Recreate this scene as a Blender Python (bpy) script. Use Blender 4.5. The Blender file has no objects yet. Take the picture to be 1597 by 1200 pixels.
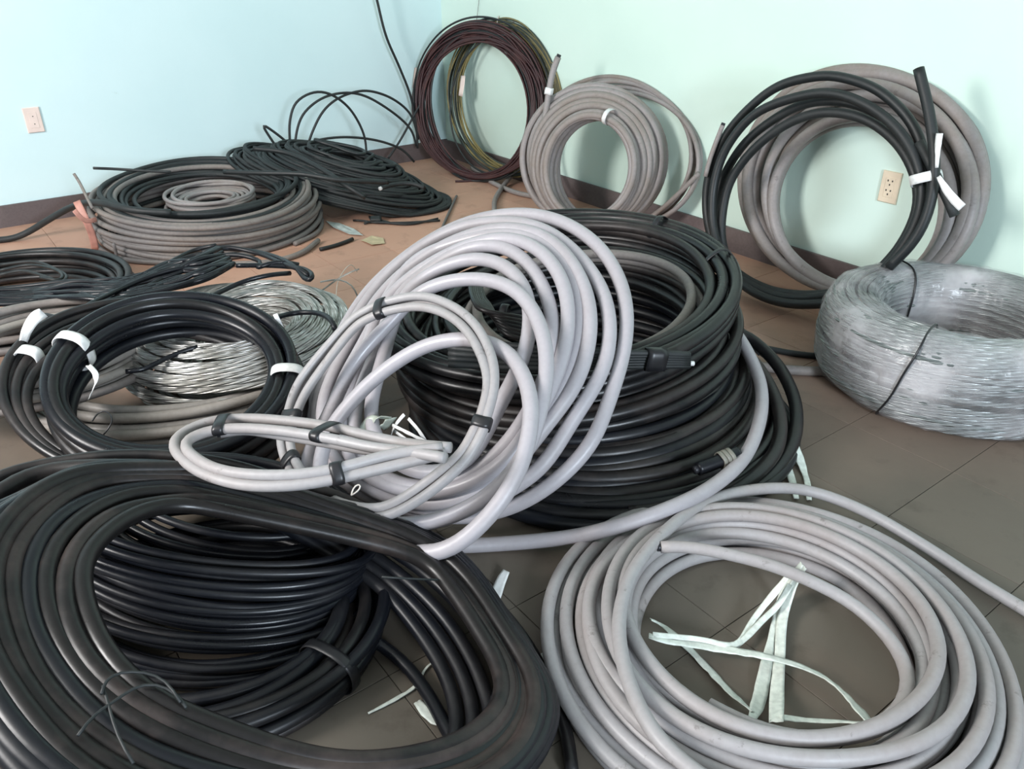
import bpy, math, random
import numpy as np

# ------------------------------------------------------------------ camera, world, lights, exposure
S = bpy.context.scene
COL = S.collection
CAM_H, PITCH, FOC = 1.2, math.radians(28.65), 1250.0          # eye height (m), downward pitch, focal length in photo pixels
cam_d = bpy.data.cameras.new('camera')
cam = bpy.data.objects.new('camera', cam_d)
COL.objects.link(cam)
cam.location = (0, 0, CAM_H)
cam.rotation_euler = (math.pi / 2 - PITCH, 0, 0)
cam_d.sensor_width = 36.0
cam_d.lens = 36.0 * FOC / 1597.0
cam_d.clip_start = 0.05
S.camera = cam

S.view_settings.view_transform = 'Standard'
S.view_settings.look = 'None'
S.view_settings.gamma = 1.0
S.view_settings.exposure = 0.0
S.view_settings.use_curve_mapping = False

W = bpy.data.worlds.new('room_daylight')
S.world = W
W.use_nodes = True
W.node_tree.nodes['Background'].inputs[0].default_value = (0.80, 0.91, 1.0, 1)
W.node_tree.nodes['Background'].inputs[1].default_value = 0.36

def area(name, loc, target, sx, sy, power, color):
    d = bpy.data.lights.new(name, 'AREA')
    d.shape = 'RECTANGLE'; d.size = sx; d.size_y = sy; d.energy = power; d.color = color
    o = bpy.data.objects.new(name, d); COL.objects.link(o)
    o.location = loc
    v = np.array(target, float) - np.array(loc, float)
    from mathutils import Vector
    o.rotation_euler = Vector(v).to_track_quat('-Z', 'Y').to_euler()
    return o
# daylight from a doorway and a window behind the photographer
area('window_light_right', (1.9, -2.9, 1.75), (-1.3, 3.6, 1.0), 0.8, 1.1, 260, (0.78, 0.89, 1.0))
area('window_light_left', (-3.0, 0.1, 2.05), (0.9, 2.9, 0.7), 0.9, 1.2, 185, (1.0, 0.97, 0.95))

rnd = random.Random(7)
nrs = np.random.RandomState(11)

# ------------------------------------------------------------------ geometry helpers
EYE = np.array([0, 0, CAM_H])
def ray(x, y):
    u = (x - 798.5) / FOC; v = (y - 600.0) / FOC
    return np.array([u, math.cos(PITCH) - v * math.sin(PITCH), -math.sin(PITCH) - v * math.cos(PITCH)])

def at(x, y, z=0.0):                                          # point of height z seen at photo pixel x, y
    d = ray(x, y)
    return EYE + d * ((z - CAM_H) / d[2])

def nrm(az, el):
    a, e = math.radians(az), math.radians(el)
    return np.array([math.cos(e) * math.sin(a), math.cos(e) * math.cos(a), math.sin(e)])

CORNER = at(697, 242, 0)
A53 = math.radians(53)
DL = -np.array([math.sin(A53), math.cos(A53), 0])             # along the left wall, away from the corner
DR = np.array([math.cos(A53), -math.sin(A53), 0])             # along the right wall, away from the corner
UP = np.array([0, 0, 1.0])
NL = DR                                                        # left wall faces along the right wall's run
NR = DL
BB_H = 0.105

class Plane:                                                  # plane through c; n its normal, u level, v up the slope
    def __init__(s, c, az, el):
        s.c = np.array(c, float); s.n = nrm(az, el)
        u = np.array([math.cos(math.radians(az)), -math.sin(math.radians(az)), 0.0])
        s.u = -u                                              # points to the viewer's right for planes that face the viewer
        s.v = np.cross(s.n, s.u)
        if s.v[2] < 0: s.v = -s.v
    def hit(s, x, y, off=0.0):
        d = ray(x, y)
        return EYE + d * (np.dot(s.c + s.n * off - EYE, s.n) / np.dot(d, s.n))
    def at(s, a, b, off=0.0):
        return s.c + s.u * a + s.v * b + s.n * off

def Z(x0, y0, k, *p):
    return [(x0 + k * x, y0 + k * y) for x, y in p]

def spline(P, closed=False, step=0.02, amin=8):
    P = np.array(P, float)
    n = len(P)
    if closed: Q = np.vstack([P[-1], P, P[0], P[1]])
    else: Q = np.vstack([2 * P[0] - P[1], P, 2 * P[-1] - P[-2]])
    out = []
    m = n if closed else n - 1
    for i in range(m):
        p0, p1, p2, p3 = Q[i], Q[i + 1], Q[i + 2], Q[i + 3]
        k = max(2, int(np.linalg.norm(p2 - p1) / step))
        t = np.linspace(0, 1, k, endpoint=False)[:, None]
        out.append(0.5 * ((2 * p1) + (-p0 + p2) * t + (2 * p0 - 5 * p1 + 4 * p2 - p3) * t**2 + (-p0 + 3 * p1 - 3 * p2 + p3) * t**3))
    if not closed: out.append(P[-1:])
    return np.vstack(out)

def smooth(P, closed, it=2):
    P = P.copy()
    for _ in range(it):
        if closed: P = 0.25 * np.roll(P, 1, 0) + 0.5 * P + 0.25 * np.roll(P, -1, 0)
        else: P[1:-1] = 0.25 * P[:-2] + 0.5 * P[1:-1] + 0.25 * P[2:]
    return P

def trace(pl, px, off=0.0, r=0.0, closed=False, step=0.02, zs=None, sm=2):
    """photo pixels on a tilted plane -> smooth 3-D path, resting on the floor where the plane would pass under it"""
    P = []
    for i, (x, y) in enumerate(px):
        if pl is None: p = at(x, y, zs[i] if zs is not None else r)
        else:
            p = pl.hit(x, y, off)
            if p[2] < r: p = at(x, y, r)
        P.append(p)
    return smooth(spline(P, closed, step), closed, sm)

def world_base(o):
    b = np.zeros(3)
    while o is not None:
        b += np.array(o.location); o = o.parent
    return b

def mesh_obj(name, V, F, mat, parent=None, uv=None, smooth_=True, kind=None, label=None, base=None):
    """V (n,3) world coords; F list/array of quads (m,4) or list of polygons"""
    V = np.asarray(V, float)
    me = bpy.data.meshes.new(name)
    if base is None: base = world_base(parent)
    L = V - base
    if isinstance(F, np.ndarray):
        nf = len(F)
        me.vertices.add(len(L)); me.vertices.foreach_set('co', L.ravel())
        me.loops.add(nf * 4); me.loops.foreach_set('vertex_index', F.astype(np.int32).ravel())
        me.polygons.add(nf)
        me.polygons.foreach_set('loop_start', np.arange(0, nf * 4, 4, dtype=np.int32))
        me.polygons.foreach_set('loop_total', np.full(nf, 4, dtype=np.int32))
        me.update(calc_edges=True)
    else:
        me.from_pydata(L.tolist(), [], F)
    if uv is not None:
        lay = me.uv_layers.new(name='UVMap')
        idx = np.empty(len(me.loops), np.int32); me.loops.foreach_get('vertex_index', idx)
        lay.data.foreach_set('uv', np.asarray(uv)[idx].ravel().astype(np.float32))
    me.polygons.foreach_set('use_smooth', np.full(len(me.polygons), bool(smooth_)))
    me.materials.append(mat)
    me.update(); me.validate()
    o = bpy.data.objects.new(name, me); COL.objects.link(o)
    if parent is not None: o.parent = parent
    else: o.location = base
    if kind: o['kind'] = kind
    if label: o['label'] = label
    return o

def frames(P, closed):
    T = (np.roll(P, -1, 0) - np.roll(P, 1, 0)) if closed else np.gradient(P, axis=0)
    T /= np.linalg.norm(T, axis=1)[:, None] + 1e-12
    N = np.zeros_like(P)
    a = np.array([0, 0, 1.0]); 
    if abs(T[0][2]) > 0.9: a = np.array([1.0, 0, 0])
    v = a - T[0] * np.dot(a, T[0]); N[0] = v / np.linalg.norm(v)
    for i in range(1, len(P)):
        v = N[i - 1] - T[i] * np.dot(N[i - 1], T[i]); N[i] = v / (np.linalg.norm(v) + 1e-12)
    B = np.cross(T, N)
    if closed:                                                # spread the closing twist along the loop
        v = N[-1] - T[0] * np.dot(N[-1], T[0]); v /= np.linalg.norm(v)
        ang = math.atan2(np.dot(v, B[0]), np.dot(v, N[0]))
        th = -ang * np.linspace(0, 1, len(P))
        c, s = np.cos(th)[:, None], np.sin(th)[:, None]
        N, B = N * c + B * s, -N * s + B * c
    return T, N, B

def tube_geo(P, r, closed=False, sides=10, flat=1.0):
    T, N, B = frames(P, closed)
    n = len(P)
    a = np.linspace(0, 2 * math.pi, sides, endpoint=False)
    rr = np.full(n, r) if np.isscalar(r) else np.asarray(r)
    ring = (N[:, None, :] * np.cos(a)[None, :, None] + B[:, None, :] * (flat * np.sin(a))[None, :, None]) * rr[:, None, None]
    V = (P[:, None, :] + ring).reshape(-1, 3)
    d = np.r_[0, np.cumsum(np.linalg.norm(np.diff(P, axis=0), axis=1))]
    uv = np.stack([np.repeat(d, sides), np.tile(a / (2 * math.pi), n)], 1)
    i = np.arange(n if closed else n - 1)[:, None]; j = np.arange(sides)[None, :]
    i2 = (i + 1) % n; j2 = (j + 1) % sides
    F = np.stack([i * sides + j, i * sides + j2, i2 * sides + j2, i2 * sides + j], -1).reshape(-1, 4)
    if not closed:                                            # end caps as fans of quads to a centre vertex
        c0 = len(V); V = np.vstack([V, P[0], P[-1]]); uv = np.vstack([uv, [0, 0], [d[-1], 0]])
        e = []
        for k in range(0, sides, 2):
            e.append([c0, (k + 2) % sides, (k + 1) % sides, k])
            b = (n - 1) * sides
            e.append([c0 + 1, b + k, b + k + 1, b + (k + 2) % sides])
        F = np.vstack([F, np.array(e)])
    return V, F, uv

def clear_walls(P, r):
    """push a path off the walls and baseboards so that it only touches them"""
    P = np.array(P, float)
    for n in (NL, NR):
        d = (P - CORNER) @ n
        need = r + 0.002 + np.where(P[:, 2] < BB_H + r, 0.013, 0.0)
        lack = np.where(d > -0.6, np.maximum(0, need - d), 0)
        P += n[None, :] * lack[:, None]
    return P

def tube(parent, name, P, r, mat, closed=False, sides=10, label=None, kind=None, flat=1.0):
    if name not in ('loose_end_off',): P = clear_walls(P, r if np.isscalar(r) else max(r))
    V, F, uv = tube_geo(P, r, closed, sides, flat)
    return mesh_obj(name, V, F, mat, parent, uv, True, kind, label)

def joined(parent, name, paths, r, mat, closed=True, sides=6, kind='stuff', label=None):
    Vs, Fs, Us, k = [], [], [], 0
    for P in paths:
        V, F, uv = tube_geo(P, r, closed, sides); Vs.append(V); Fs.append(F + k); Us.append(uv); k += len(V)
    return mesh_obj(name, np.vstack(Vs), np.vstack(Fs), mat, parent, np.vstack(Us), True, kind, label)

def box(parent, name, c, ax, half, mat, bev=0.0, label=None, kind=None):
    """oriented box; ax = three unit axes; bev chamfers the face edges along axis 2 (front)"""
    c = np.array(c, float); ax = [np.array(a, float) for a in ax]
    hx, hy, hz = half
    V = []
    if bev > 0:
        lay = [(-hz, 0), (hz - bev, 0), (hz, bev)]
        for z, b in lay:
            for sx, sy in ((-1, -1), (1, -1), (1, 1), (-1, 1)):
                V.append(c + ax[0] * sx * (hx - b) + ax[1] * sy * (hy - b) + ax[2] * z)
        F = [[3, 2, 1, 0], [8, 9, 10, 11]]
        for l in range(2):
            for k in range(4):
                F.append([l * 4 + k, l * 4 + (k + 1) % 4, l * 4 + 4 + (k + 1) % 4, l * 4 + 4 + k])
    else:
        for z in (-hz, hz):
            for sx, sy in ((-1, -1), (1, -1), (1, 1), (-1, 1)):
                V.append(c + ax[0] * sx * hx + ax[1] * sy * hy + ax[2] * z)
        F = [[3, 2, 1, 0], [4, 5, 6, 7]] + [[k, (k + 1) % 4, 4 + (k + 1) % 4, 4 + k] for k in range(4)]
    return mesh_obj(name, V, F, mat, parent, None, False, kind, label)

def ribbon_geo(P, width, side=None, thick=0.0012, twist=None, crinkle=0.0):
    """a flat strip along P; side = direction across the strip (per point or one)"""
    P = np.asarray(P, float); n = len(P)
    T = np.gradient(P, axis=0); T /= np.linalg.norm(T, axis=1)[:, None] + 1e-9
    if side is None: side = np.array([0, 0, 1.0]); Sd = np.cross(T, side)
    else:
        Sd = np.tile(np.array(side, float), (n, 1)); Sd = Sd - T * np.sum(Sd * T, 1)[:, None]
    Sd /= np.linalg.norm(Sd, axis=1)[:, None] + 1e-9
    U = np.cross(Sd, T)
    if twist is not None:
        c, s = np.cos(twist)[:, None], np.sin(twist)[:, None]
        Sd, U = Sd * c + U * s, -Sd * s + U * c
    w = np.full(n, width) if np.isscalar(width) else np.asarray(width)
    cols = 5
    V = []
    prof = np.linspace(-0.5, 0.5, cols)
    cr = crinkle * nrs.randn(n, cols)
    for sgn in (1, -1):
        for k in range(cols):
            V.append(P + Sd * (w * prof[k])[:, None] + U * (sgn * thick / 2 + cr[:, k])[:, None])
    V = np.stack(V, 1)                                        # n, 2*cols, 3
    m = 2 * cols
    order = list(range(cols)) + list(range(m - 1, cols - 1, -1))
    V = V[:, order, :].reshape(-1, 3)
    F = []
    for i in range(n - 1):
        for k in range(m):
            F.append([i * m + k, i * m + (k + 1) % m, (i + 1) * m + (k + 1) % m, (i + 1) * m + k])
    for b in (0, (n - 1) * m):
        for k in range(cols - 1):
            q = [b + k, b + k + 1, b + m - 2 - k, b + m - 1 - k]
            F.append(q if b else q[::-1])
    return V, np.array(F)

def ribbon(parent, name, P, width, mat, side=None, thick=0.0012, twist=None, crinkle=0.0006, label=None, kind=None, base=None):
    V, F = ribbon_geo(P, width, side, thick, twist, crinkle)
    V = clear_walls(V, 0.0); V[:, 2] = np.maximum(V[:, 2], 0.0006)
    return mesh_obj(name, V, F, mat, parent, None, True, kind, label, base)

def band(parent, name, c, t, a_dir, ha, hb, width, mat, label=None, thick=0.0022):
    """tape wrapped round a bundle: c centre, t bundle direction, a_dir the wide axis of the bundle's section"""
    c = np.array(c, float); t = np.array(t, float); t /= np.linalg.norm(t)
    a = np.array(a_dir, float); a = a - t * np.dot(a, t); a /= np.linalg.norm(a); b = np.cross(t, a)
    n = 28; V = []
    for w, g in ((-width / 2, 0), (-width / 2, thick), (-width / 5, thick * 1.35), (width / 5, thick * 1.25), (width / 2, thick), (width / 2, 0)):
        for k in range(n):
            th = 2 * math.pi * k / n
            ca, sa = math.cos(th), math.sin(th)
            e = 0.75
            x = math.copysign(abs(ca)**e, ca) * (ha + g); y = math.copysign(abs(sa)**e, sa) * (hb + g)
            V.append(c + a * x + b * y + t * (w + 0.0012 * math.sin(3 * th + ha * 900)))
    m = 6; F = []
    for l in range(m):
        for k in range(n):
            l2 = (l + 1) % m
            F.append([l * n + k, l * n + (k + 1) % n, l2 * n + (k + 1) % n, l2 * n + k])
    return mesh_obj(name, clear_walls(V, 0.0), np.array(F), mat, parent, None, True, None, label)

def thing(name, label, cat, loc, group=None):
    o = bpy.data.objects.new(name, None); COL.objects.link(o)
    o.empty_display_size = 0.05
    o.location = tuple(float(x) for x in loc)
    o['label'] = label; o['category'] = cat
    if group: o['group'] = group
    bpy.context.view_layer.update()
    return o

def tag(o, label, cat, group=None):
    o['label'] = label; o['category'] = cat
    if group: o['group'] = group
    return o

# ------------------------------------------------------------------ materials
def new_mat(name):
    m = bpy.data.materials.new(name); m.use_nodes = True
    nt = m.node_tree
    return m, nt, nt.nodes['Principled BSDF']

def nd(nt, typ, **kw):
    n = nt.nodes.new(typ)
    for k, v in kw.items():
        if k.startswith('in_'): n.inputs[k[3:].replace('_', ' ')].default_value = v
        else: setattr(n, k, v)
    return n

def ramp(nt, src, stops):
    r = nt.nodes.new('ShaderNodeValToRGB')
    while len(r.color_ramp.elements) < len(stops): r.color_ramp.elements.new(0.5)
    for e, (p, c) in zip(r.color_ramp.elements, stops):
        e.position = p; e.color = (c[0], c[1], c[2], 1)
    nt.links.new(src, r.inputs[0])
    return r

def pvc(name, col, dust, rough=0.4, amount=0.5, scale=9.0, bump=0.12, spec=0.5, metallic=0.0, fine=0.3, scuff=0.0):
    """cable sheath: base colour, dusty patches, fine scuffs"""
    m, nt, b = new_mat(name)
    g = nd(nt, 'ShaderNodeTexCoord')
    n1 = nd(nt, 'ShaderNodeTexNoise'); n1.inputs['Scale'].default_value = scale; n1.inputs['Detail'].default_value = 6; n1.inputs['Roughness'].default_value = 0.65
    nt.links.new(g.outputs['Object'], n1.inputs['Vector'])
    oi = nd(nt, 'ShaderNodeObjectInfo')
    add = nd(nt, 'ShaderNodeMath', operation='MULTIPLY_ADD'); add.inputs[1].default_value = 0.16; add.inputs[2].default_value = -0.08
    nt.links.new(oi.outputs['Random'], add.inputs[0])
    ad2 = nd(nt, 'ShaderNodeMath', operation='ADD'); nt.links.new(n1.outputs['Fac'], ad2.inputs[0]); nt.links.new(add.outputs[0], ad2.inputs[1])
    lo = 0.62 - 0.35 * amount
    r = ramp(nt, ad2.outputs[0], [(lo, col), (min(0.98, lo + 0.34), dust)])
    n2 = nd(nt, 'ShaderNodeTexNoise'); n2.inputs['Scale'].default_value = 90; n2.inputs['Detail'].default_value = 3
    nt.links.new(g.outputs['Object'], n2.inputs['Vector'])
    mx = nd(nt, 'ShaderNodeMix', data_type='RGBA', blend_type='MULTIPLY'); mx.inputs['Factor'].default_value = fine
    r2 = ramp(nt, n2.outputs['Fac'], [(0.35, (0.62, 0.6, 0.58)), (0.6, (1, 1, 1))])
    nt.links.new(r.outputs['Color'], mx.inputs['A']); nt.links.new(r2.outputs['Color'], mx.inputs['B'])
    res = mx
    if scuff > 0:
        n3 = nd(nt, 'ShaderNodeTexNoise'); n3.inputs['Scale'].default_value = 23; n3.inputs['Detail'].default_value = 5; n3.inputs['Roughness'].default_value = 0.7
        nt.links.new(g.outputs['Object'], n3.inputs['Vector'])
        r3 = ramp(nt, n3.outputs['Fac'], [(0.30, (0.35, 0.32, 0.30)), (0.38, (1, 1, 1))])
        res = nd(nt, 'ShaderNodeMix', data_type='RGBA', blend_type='MULTIPLY'); res.inputs['Factor'].default_value = scuff
        nt.links.new(mx.outputs['Result'], res.inputs['A']); nt.links.new(r3.outputs['Color'], res.inputs['B'])
    nt.links.new(res.outputs['Result'], b.inputs['Base Color'])
    rr = nd(nt, 'ShaderNodeMapRange'); rr.inputs['To Min'].default_value = rough - 0.06; rr.inputs['To Max'].default_value = min(1, rough + 0.22)
    rr.inputs['From Min'].default_value = 0.3; rr.inputs['From Max'].default_value = 0.75
    nt.links.new(ad2.outputs[0], rr.inputs['Value']); nt.links.new(rr.outputs['Result'], b.inputs['Roughness'])
    b.inputs['Specular IOR Level'].default_value = spec
    b.inputs['Metallic'].default_value = metallic
    bp = nd(nt, 'ShaderNodeBump'); bp.inputs['Strength'].default_value = bump; bp.inputs['Distance'].default_value = 0.002
    nt.links.new(n2.outputs['Fac'], bp.inputs['Height']); nt.links.new(bp.outputs['Normal'], b.inputs['Normal'])
    return m

def plain(name, col, rough=0.5, metallic=0.0, noise=0.15, scale=30, spec=0.5):
    m, nt, b = new_mat(name)
    g = nd(nt, 'ShaderNodeTexCoord'); n1 = nd(nt, 'ShaderNodeTexNoise'); n1.inputs['Scale'].default_value = scale; n1.inputs['Detail'].default_value = 4
    nt.links.new(g.outputs['Object'], n1.inputs['Vector'])
    c0 = [c * (1 - noise) for c in col]; c1 = [min(1, c * (1 + noise)) for c in col]
    r = ramp(nt, n1.outputs['Fac'], [(0.3, c0), (0.7, c1)])
    nt.links.new(r.outputs['Color'], b.inputs['Base Color'])
    b.inputs['Roughness'].default_value = rough; b.inputs['Metallic'].default_value = metallic
    b.inputs['Specular IOR Level'].default_value = spec
    return m

def stranded(name, col, dark, pitch, rough, metallic):
    """twisted bare wire: helical relief from the tube's own length and angle"""
    m, nt, b = new_mat(name)
    uvn = nd(nt, 'ShaderNodeUVMap'); sp = nd(nt, 'ShaderNodeSeparateXYZ'); nt.links.new(uvn.outputs['UV'], sp.inputs[0])
    a = nd(nt, 'ShaderNodeMath', operation='MULTIPLY'); a.inputs[1].default_value = 2 * math.pi / pitch; nt.links.new(sp.outputs['X'], a.inputs[0])
    c = nd(nt, 'ShaderNodeMath', operation='MULTIPLY_ADD'); c.inputs[1].default_value = 2 * math.pi * 6
    nt.links.new(sp.outputs['Y'], c.inputs[0]); nt.links.new(a.outputs[0], c.inputs[2])
    s = nd(nt, 'ShaderNodeMath', operation='SINE'); nt.links.new(c.outputs[0], s.inputs[0])
    bp = nd(nt, 'ShaderNodeBump'); bp.inputs['Strength'].default_value = 0.8; bp.inputs['Distance'].default_value = 0.003
    nt.links.new(s.outputs[0], bp.inputs['Height']); nt.links.new(bp.outputs['Normal'], b.inputs['Normal'])
    g = nd(nt, 'ShaderNodeTexCoord'); n1 = nd(nt, 'ShaderNodeTexNoise'); n1.inputs['Scale'].default_value = 14; n1.inputs['Detail'].default_value = 4
    nt.links.new(g.outputs['Object'], n1.inputs['Vector'])
    r = ramp(nt, n1.outputs['Fac'], [(0.35, dark), (0.62, col)])
    nt.links.new(r.outputs['Color'], b.inputs['Base Color'])
    b.inputs['Roughness'].default_value = rough; b.inputs['Metallic'].default_value = metallic
    return m

GREY = pvc('pale_grey_sheath', (0.37, 0.35, 0.372), (0.295, 0.272, 0.278), 0.33, 0.35, 3.5, 0.04, fine=0.10, scuff=0.15)
GREYM = pvc('matt_grey_sheath', (0.315, 0.302, 0.305), (0.275, 0.24, 0.228), 0.45, 0.5, 3.5, 0.06, fine=0.15, scuff=0.6)
GREYD = pvc('dusty_grey_sheath', (0.27, 0.245, 0.24), (0.225, 0.185, 0.155), 0.5, 0.6, 4, 0.1, fine=0.2, scuff=0.4)
GREYO = pvc('old_grey_sheath', (0.16, 0.145, 0.14), (0.25, 0.215, 0.19), 0.55, 0.6, 4, 0.15, fine=0.3, scuff=0.4)
TAN = pvc('tan_grey_sheath', (0.21, 0.195, 0.18), (0.30, 0.27, 0.24), 0.48, 0.6, 4, 0.1, fine=0.25, scuff=0.5)
BLACK = pvc('black_sheath', (0.006, 0.007, 0.010), (0.020, 0.019, 0.020), 0.29, 0.3, 5, 0.05, fine=0.3, spec=0.36)
BLACKD = pvc('dusty_black_sheath', (0.008, 0.008, 0.009), (0.046, 0.036, 0.033), 0.31, 0.40, 5, 0.08, fine=0.4, spec=0.4)
BLACKN = pvc('brown_dusted_black_sheath', (0.010, 0.009, 0.009), (0.075, 0.055, 0.049), 0.33, 0.42, 4, 0.08, fine=0.4, spec=0.32)
BLACKM = pvc('matt_black_sheath', (0.011, 0.014, 0.015), (0.030, 0.033, 0.033), 0.48, 0.4, 5, 0.1, fine=0.3)
BROWN = pvc('brown_wire_sheath', (0.045, 0.016, 0.018), (0.09, 0.034, 0.030), 0.45, 0.5, 9, 0.1)
GREEN = pvc('dark_green_wire_sheath', (0.025, 0.034, 0.028), (0.06, 0.075, 0.06), 0.5, 0.5, 9, 0.1)
YELLOW = pvc('olive_wire_sheath', (0.17, 0.135, 0.045), (0.27, 0.22, 0.10), 0.5, 0.5, 9, 0.1)
ALU = stranded('bare_aluminium_strand', (0.66, 0.66, 0.64), (0.36, 0.35, 0.32), 0.05, 0.45, 0.7)
ALUW = stranded('wrapped_aluminium_strand', (0.40, 0.43, 0.43), (0.22, 0.25, 0.25), 0.05, 0.42, 0.55)
TAPE_K = plain('black_tape', (0.012, 0.012, 0.014), 0.38, 0, 0.2)
TAPE_W = plain('white_plastic_tape', (0.72, 0.72, 0.71), 0.42, 0, 0.12, 60)
TAPE_G = plain('greenish_plastic_strap', (0.40, 0.44, 0.38), 0.4, 0, 0.12, 60)
RIBB = plain('pale_plastic_string', (0.62, 0.66, 0.60), 0.42, 0, 0.16, 80)
STRING = plain('off_white_string', (0.62, 0.58, 0.52), 0.7, 0, 0.15, 80)
CORE = plain('cut_conductor_end', (0.45, 0.40, 0.36), 0.35, 0.7, 0.2)
COREK = plain('dark_conductor_end', (0.03, 0.03, 0.035), 0.4, 0.3, 0.2)
COPPER = plain('pinkish_tie', (0.50, 0.24, 0.19), 0.5, 0, 0.15)
PAPER = plain('yellowed_paper', (0.50, 0.42, 0.27), 0.8, 0, 0.15)
FILMSCRAP = plain('clear_film_scrap', (0.50, 0.55, 0.53), 0.25, 0, 0.2)
IVORY = plain('ivory_plate', (0.74, 0.62, 0.47), 0.38, 0, 0.05, 20)
PINKP = plain('pink_ivory_plate', (0.76, 0.62, 0.56), 0.4, 0, 0.05, 20)
SLOT = plain('socket_slot', (0.03, 0.025, 0.02), 0.6, 0, 0.1)

def wall_mat(name, col, col2):
    m, nt, b = new_mat(name)
    g = nd(nt, 'ShaderNodeTexCoord')
    n1 = nd(nt, 'ShaderNodeTexNoise'); n1.inputs['Scale'].default_value = 1.6; n1.inputs['Detail'].default_value = 5
    n2 = nd(nt, 'ShaderNodeTexNoise'); n2.inputs['Scale'].default_value = 55; n2.inputs['Detail'].default_value = 4
    n3 = nd(nt, 'ShaderNodeTexNoise'); n3.inputs['Scale'].default_value = 9; n3.inputs['Detail'].default_value = 7; n3.inputs['Roughness'].default_value = 0.7
    for n in (n1, n2, n3): nt.links.new(g.outputs['Object'], n.inputs['Vector'])
    r = ramp(nt, n1.outputs['Fac'], [(0.35, col), (0.7, col2)])
    sm = ramp(nt, n3.outputs['Fac'], [(0.24, (0.72, 0.74, 0.70)), (0.30, (1, 1, 1))])
    mx = nd(nt, 'ShaderNodeMix', data_type='RGBA', blend_type='MULTIPLY'); mx.inputs['Factor'].default_value = 0.6
    nt.links.new(r.outputs['Color'], mx.inputs['A']); nt.links.new(sm.outputs['Color'], mx.inputs['B'])
    nt.links.new(mx.outputs['Result'], b.inputs['Base Color'])
    b.inputs['Roughness'].default_value = 0.55
    b.inputs['Specular IOR Level'].default_value = 0.3
    bp = nd(nt, 'ShaderNodeBump'); bp.inputs['Strength'].default_value = 0.08; bp.inputs['Distance'].default_value = 0.004
    nt.links.new(n2.outputs['Fac'], bp.inputs['Height']); nt.links.new(bp.outputs['Normal'], b.inputs['Normal'])
    return m
WALL_L = wall_mat('mint_wall_sky_tint', (0.60, 0.77, 0.79), (0.64, 0.80, 0.82))  # mint paint with the blue of the sky light put into its colour
WALL_R = wall_mat('mint_wall_paint_green', (0.63, 0.79, 0.705), (0.67, 0.82, 0.74))
BASEB = pvc('brown_baseboard_paint', (0.11, 0.085, 0.085), (0.18, 0.145, 0.14), 0.5, 0.5, 5, 0.1)
JOINT = plain('floor_joint', (0.095, 0.078, 0.062), 0.9)

def floor_mat():
    m, nt, b = new_mat('floor_tile')
    g = nd(nt, 'ShaderNodeNewGeometry')
    n1 = nd(nt, 'ShaderNodeTexNoise'); n1.inputs['Scale'].default_value = 1.1; n1.inputs['Detail'].default_value = 6; n1.inputs['Roughness'].default_value = 0.6
    n2 = nd(nt, 'ShaderNodeTexNoise'); n2.inputs['Scale'].default_value = 7.5; n2.inputs['Detail'].default_value = 7; n2.inputs['Roughness'].default_value = 0.7
    n3 = nd(nt, 'ShaderNodeTexNoise'); n3.inputs['Scale'].default_value = 60; n3.inputs['Detail'].default_value = 3
    for n in (n1, n2, n3): nt.links.new(g.outputs['Position'], n.inputs['Vector'])
    sp = nd(nt, 'ShaderNodeSeparateXYZ'); nt.links.new(g.outputs['Position'], sp.inputs[0])
    # base colour runs from grey-brown near the viewer to peach at the far side
    mr = nd(nt, 'ShaderNodeMapRange'); mr.inputs['From Min'].default_value = 1.45; mr.inputs['From Max'].default_value = 2.9
    nt.links.new(sp.outputs['Y'], mr.inputs['Value'])
    ad = nd(nt, 'ShaderNodeMath', operation='MULTIPLY_ADD'); ad.inputs[1].default_value = 1.1; ad.inputs[2].default_value = -0.55
    nt.links.new(n1.outputs['Fac'], ad.inputs[0])
    ad2 = nd(nt, 'ShaderNodeMath', operation='ADD'); nt.links.new(ad.outputs[0], ad2.inputs[0]); nt.links.new(mr.outputs['Result'], ad2.inputs[1])
    r1 = ramp(nt, ad2.outputs[0], [(0.0, (0.112, 0.095, 0.076)), (0.5, (0.20, 0.148, 0.115)), (1.0, (0.52, 0.30, 0.215))])
    oi = nd(nt, 'ShaderNodeObjectInfo')
    tr = nd(nt, 'ShaderNodeMapRange'); tr.inputs['To Min'].default_value = 0.93; tr.inputs['To Max'].default_value = 1.06; nt.links.new(oi.outputs['Random'], tr.inputs['Value'])
    hv = nd(nt, 'ShaderNodeHueSaturation'); nt.links.new(r1.outputs['Color'], hv.inputs['Color']); nt.links.new(tr.outputs['Result'], hv.inputs['Value'])
    st = ramp(nt, n2.outputs['Fac'], [(0.28, (0.62, 0.60, 0.58)), (0.45, (1, 1, 1)), (0.7, (1.0, 1.0, 1.0)), (0.85, (1.35, 1.32, 1.28))])
    mx = nd(nt, 'ShaderNodeMix', data_type='RGBA', blend_type='MULTIPLY'); mx.inputs['Factor'].default_value = 0.75
    nt.links.new(hv.outputs['Color'], mx.inputs['A']); nt.links.new(st.outputs['Color'], mx.inputs['B'])
    nt.links.new(mx.outputs['Result'], b.inputs['Base Color'])
    rr = nd(nt, 'ShaderNodeMapRange'); rr.inputs['To Min'].default_value = 0.42; rr.inputs['To Max'].default_value = 0.75; nt.links.new(n2.outputs['Fac'], rr.inputs['Value'])
    nt.links.new(rr.outputs['Result'], b.inputs['Roughness'])
    b.inputs['Specular IOR Level'].default_value = 0.35
    bp = nd(nt, 'ShaderNodeBump'); bp.inputs['Strength'].default_value = 0.1; bp.inputs['Distance'].default_value = 0.002
    nt.links.new(n3.outputs['Fac'], bp.inputs['Height']); nt.links.new(bp.outputs['Normal'], b.inputs['Normal'])
    return m
FLOOR = floor_mat()

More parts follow.
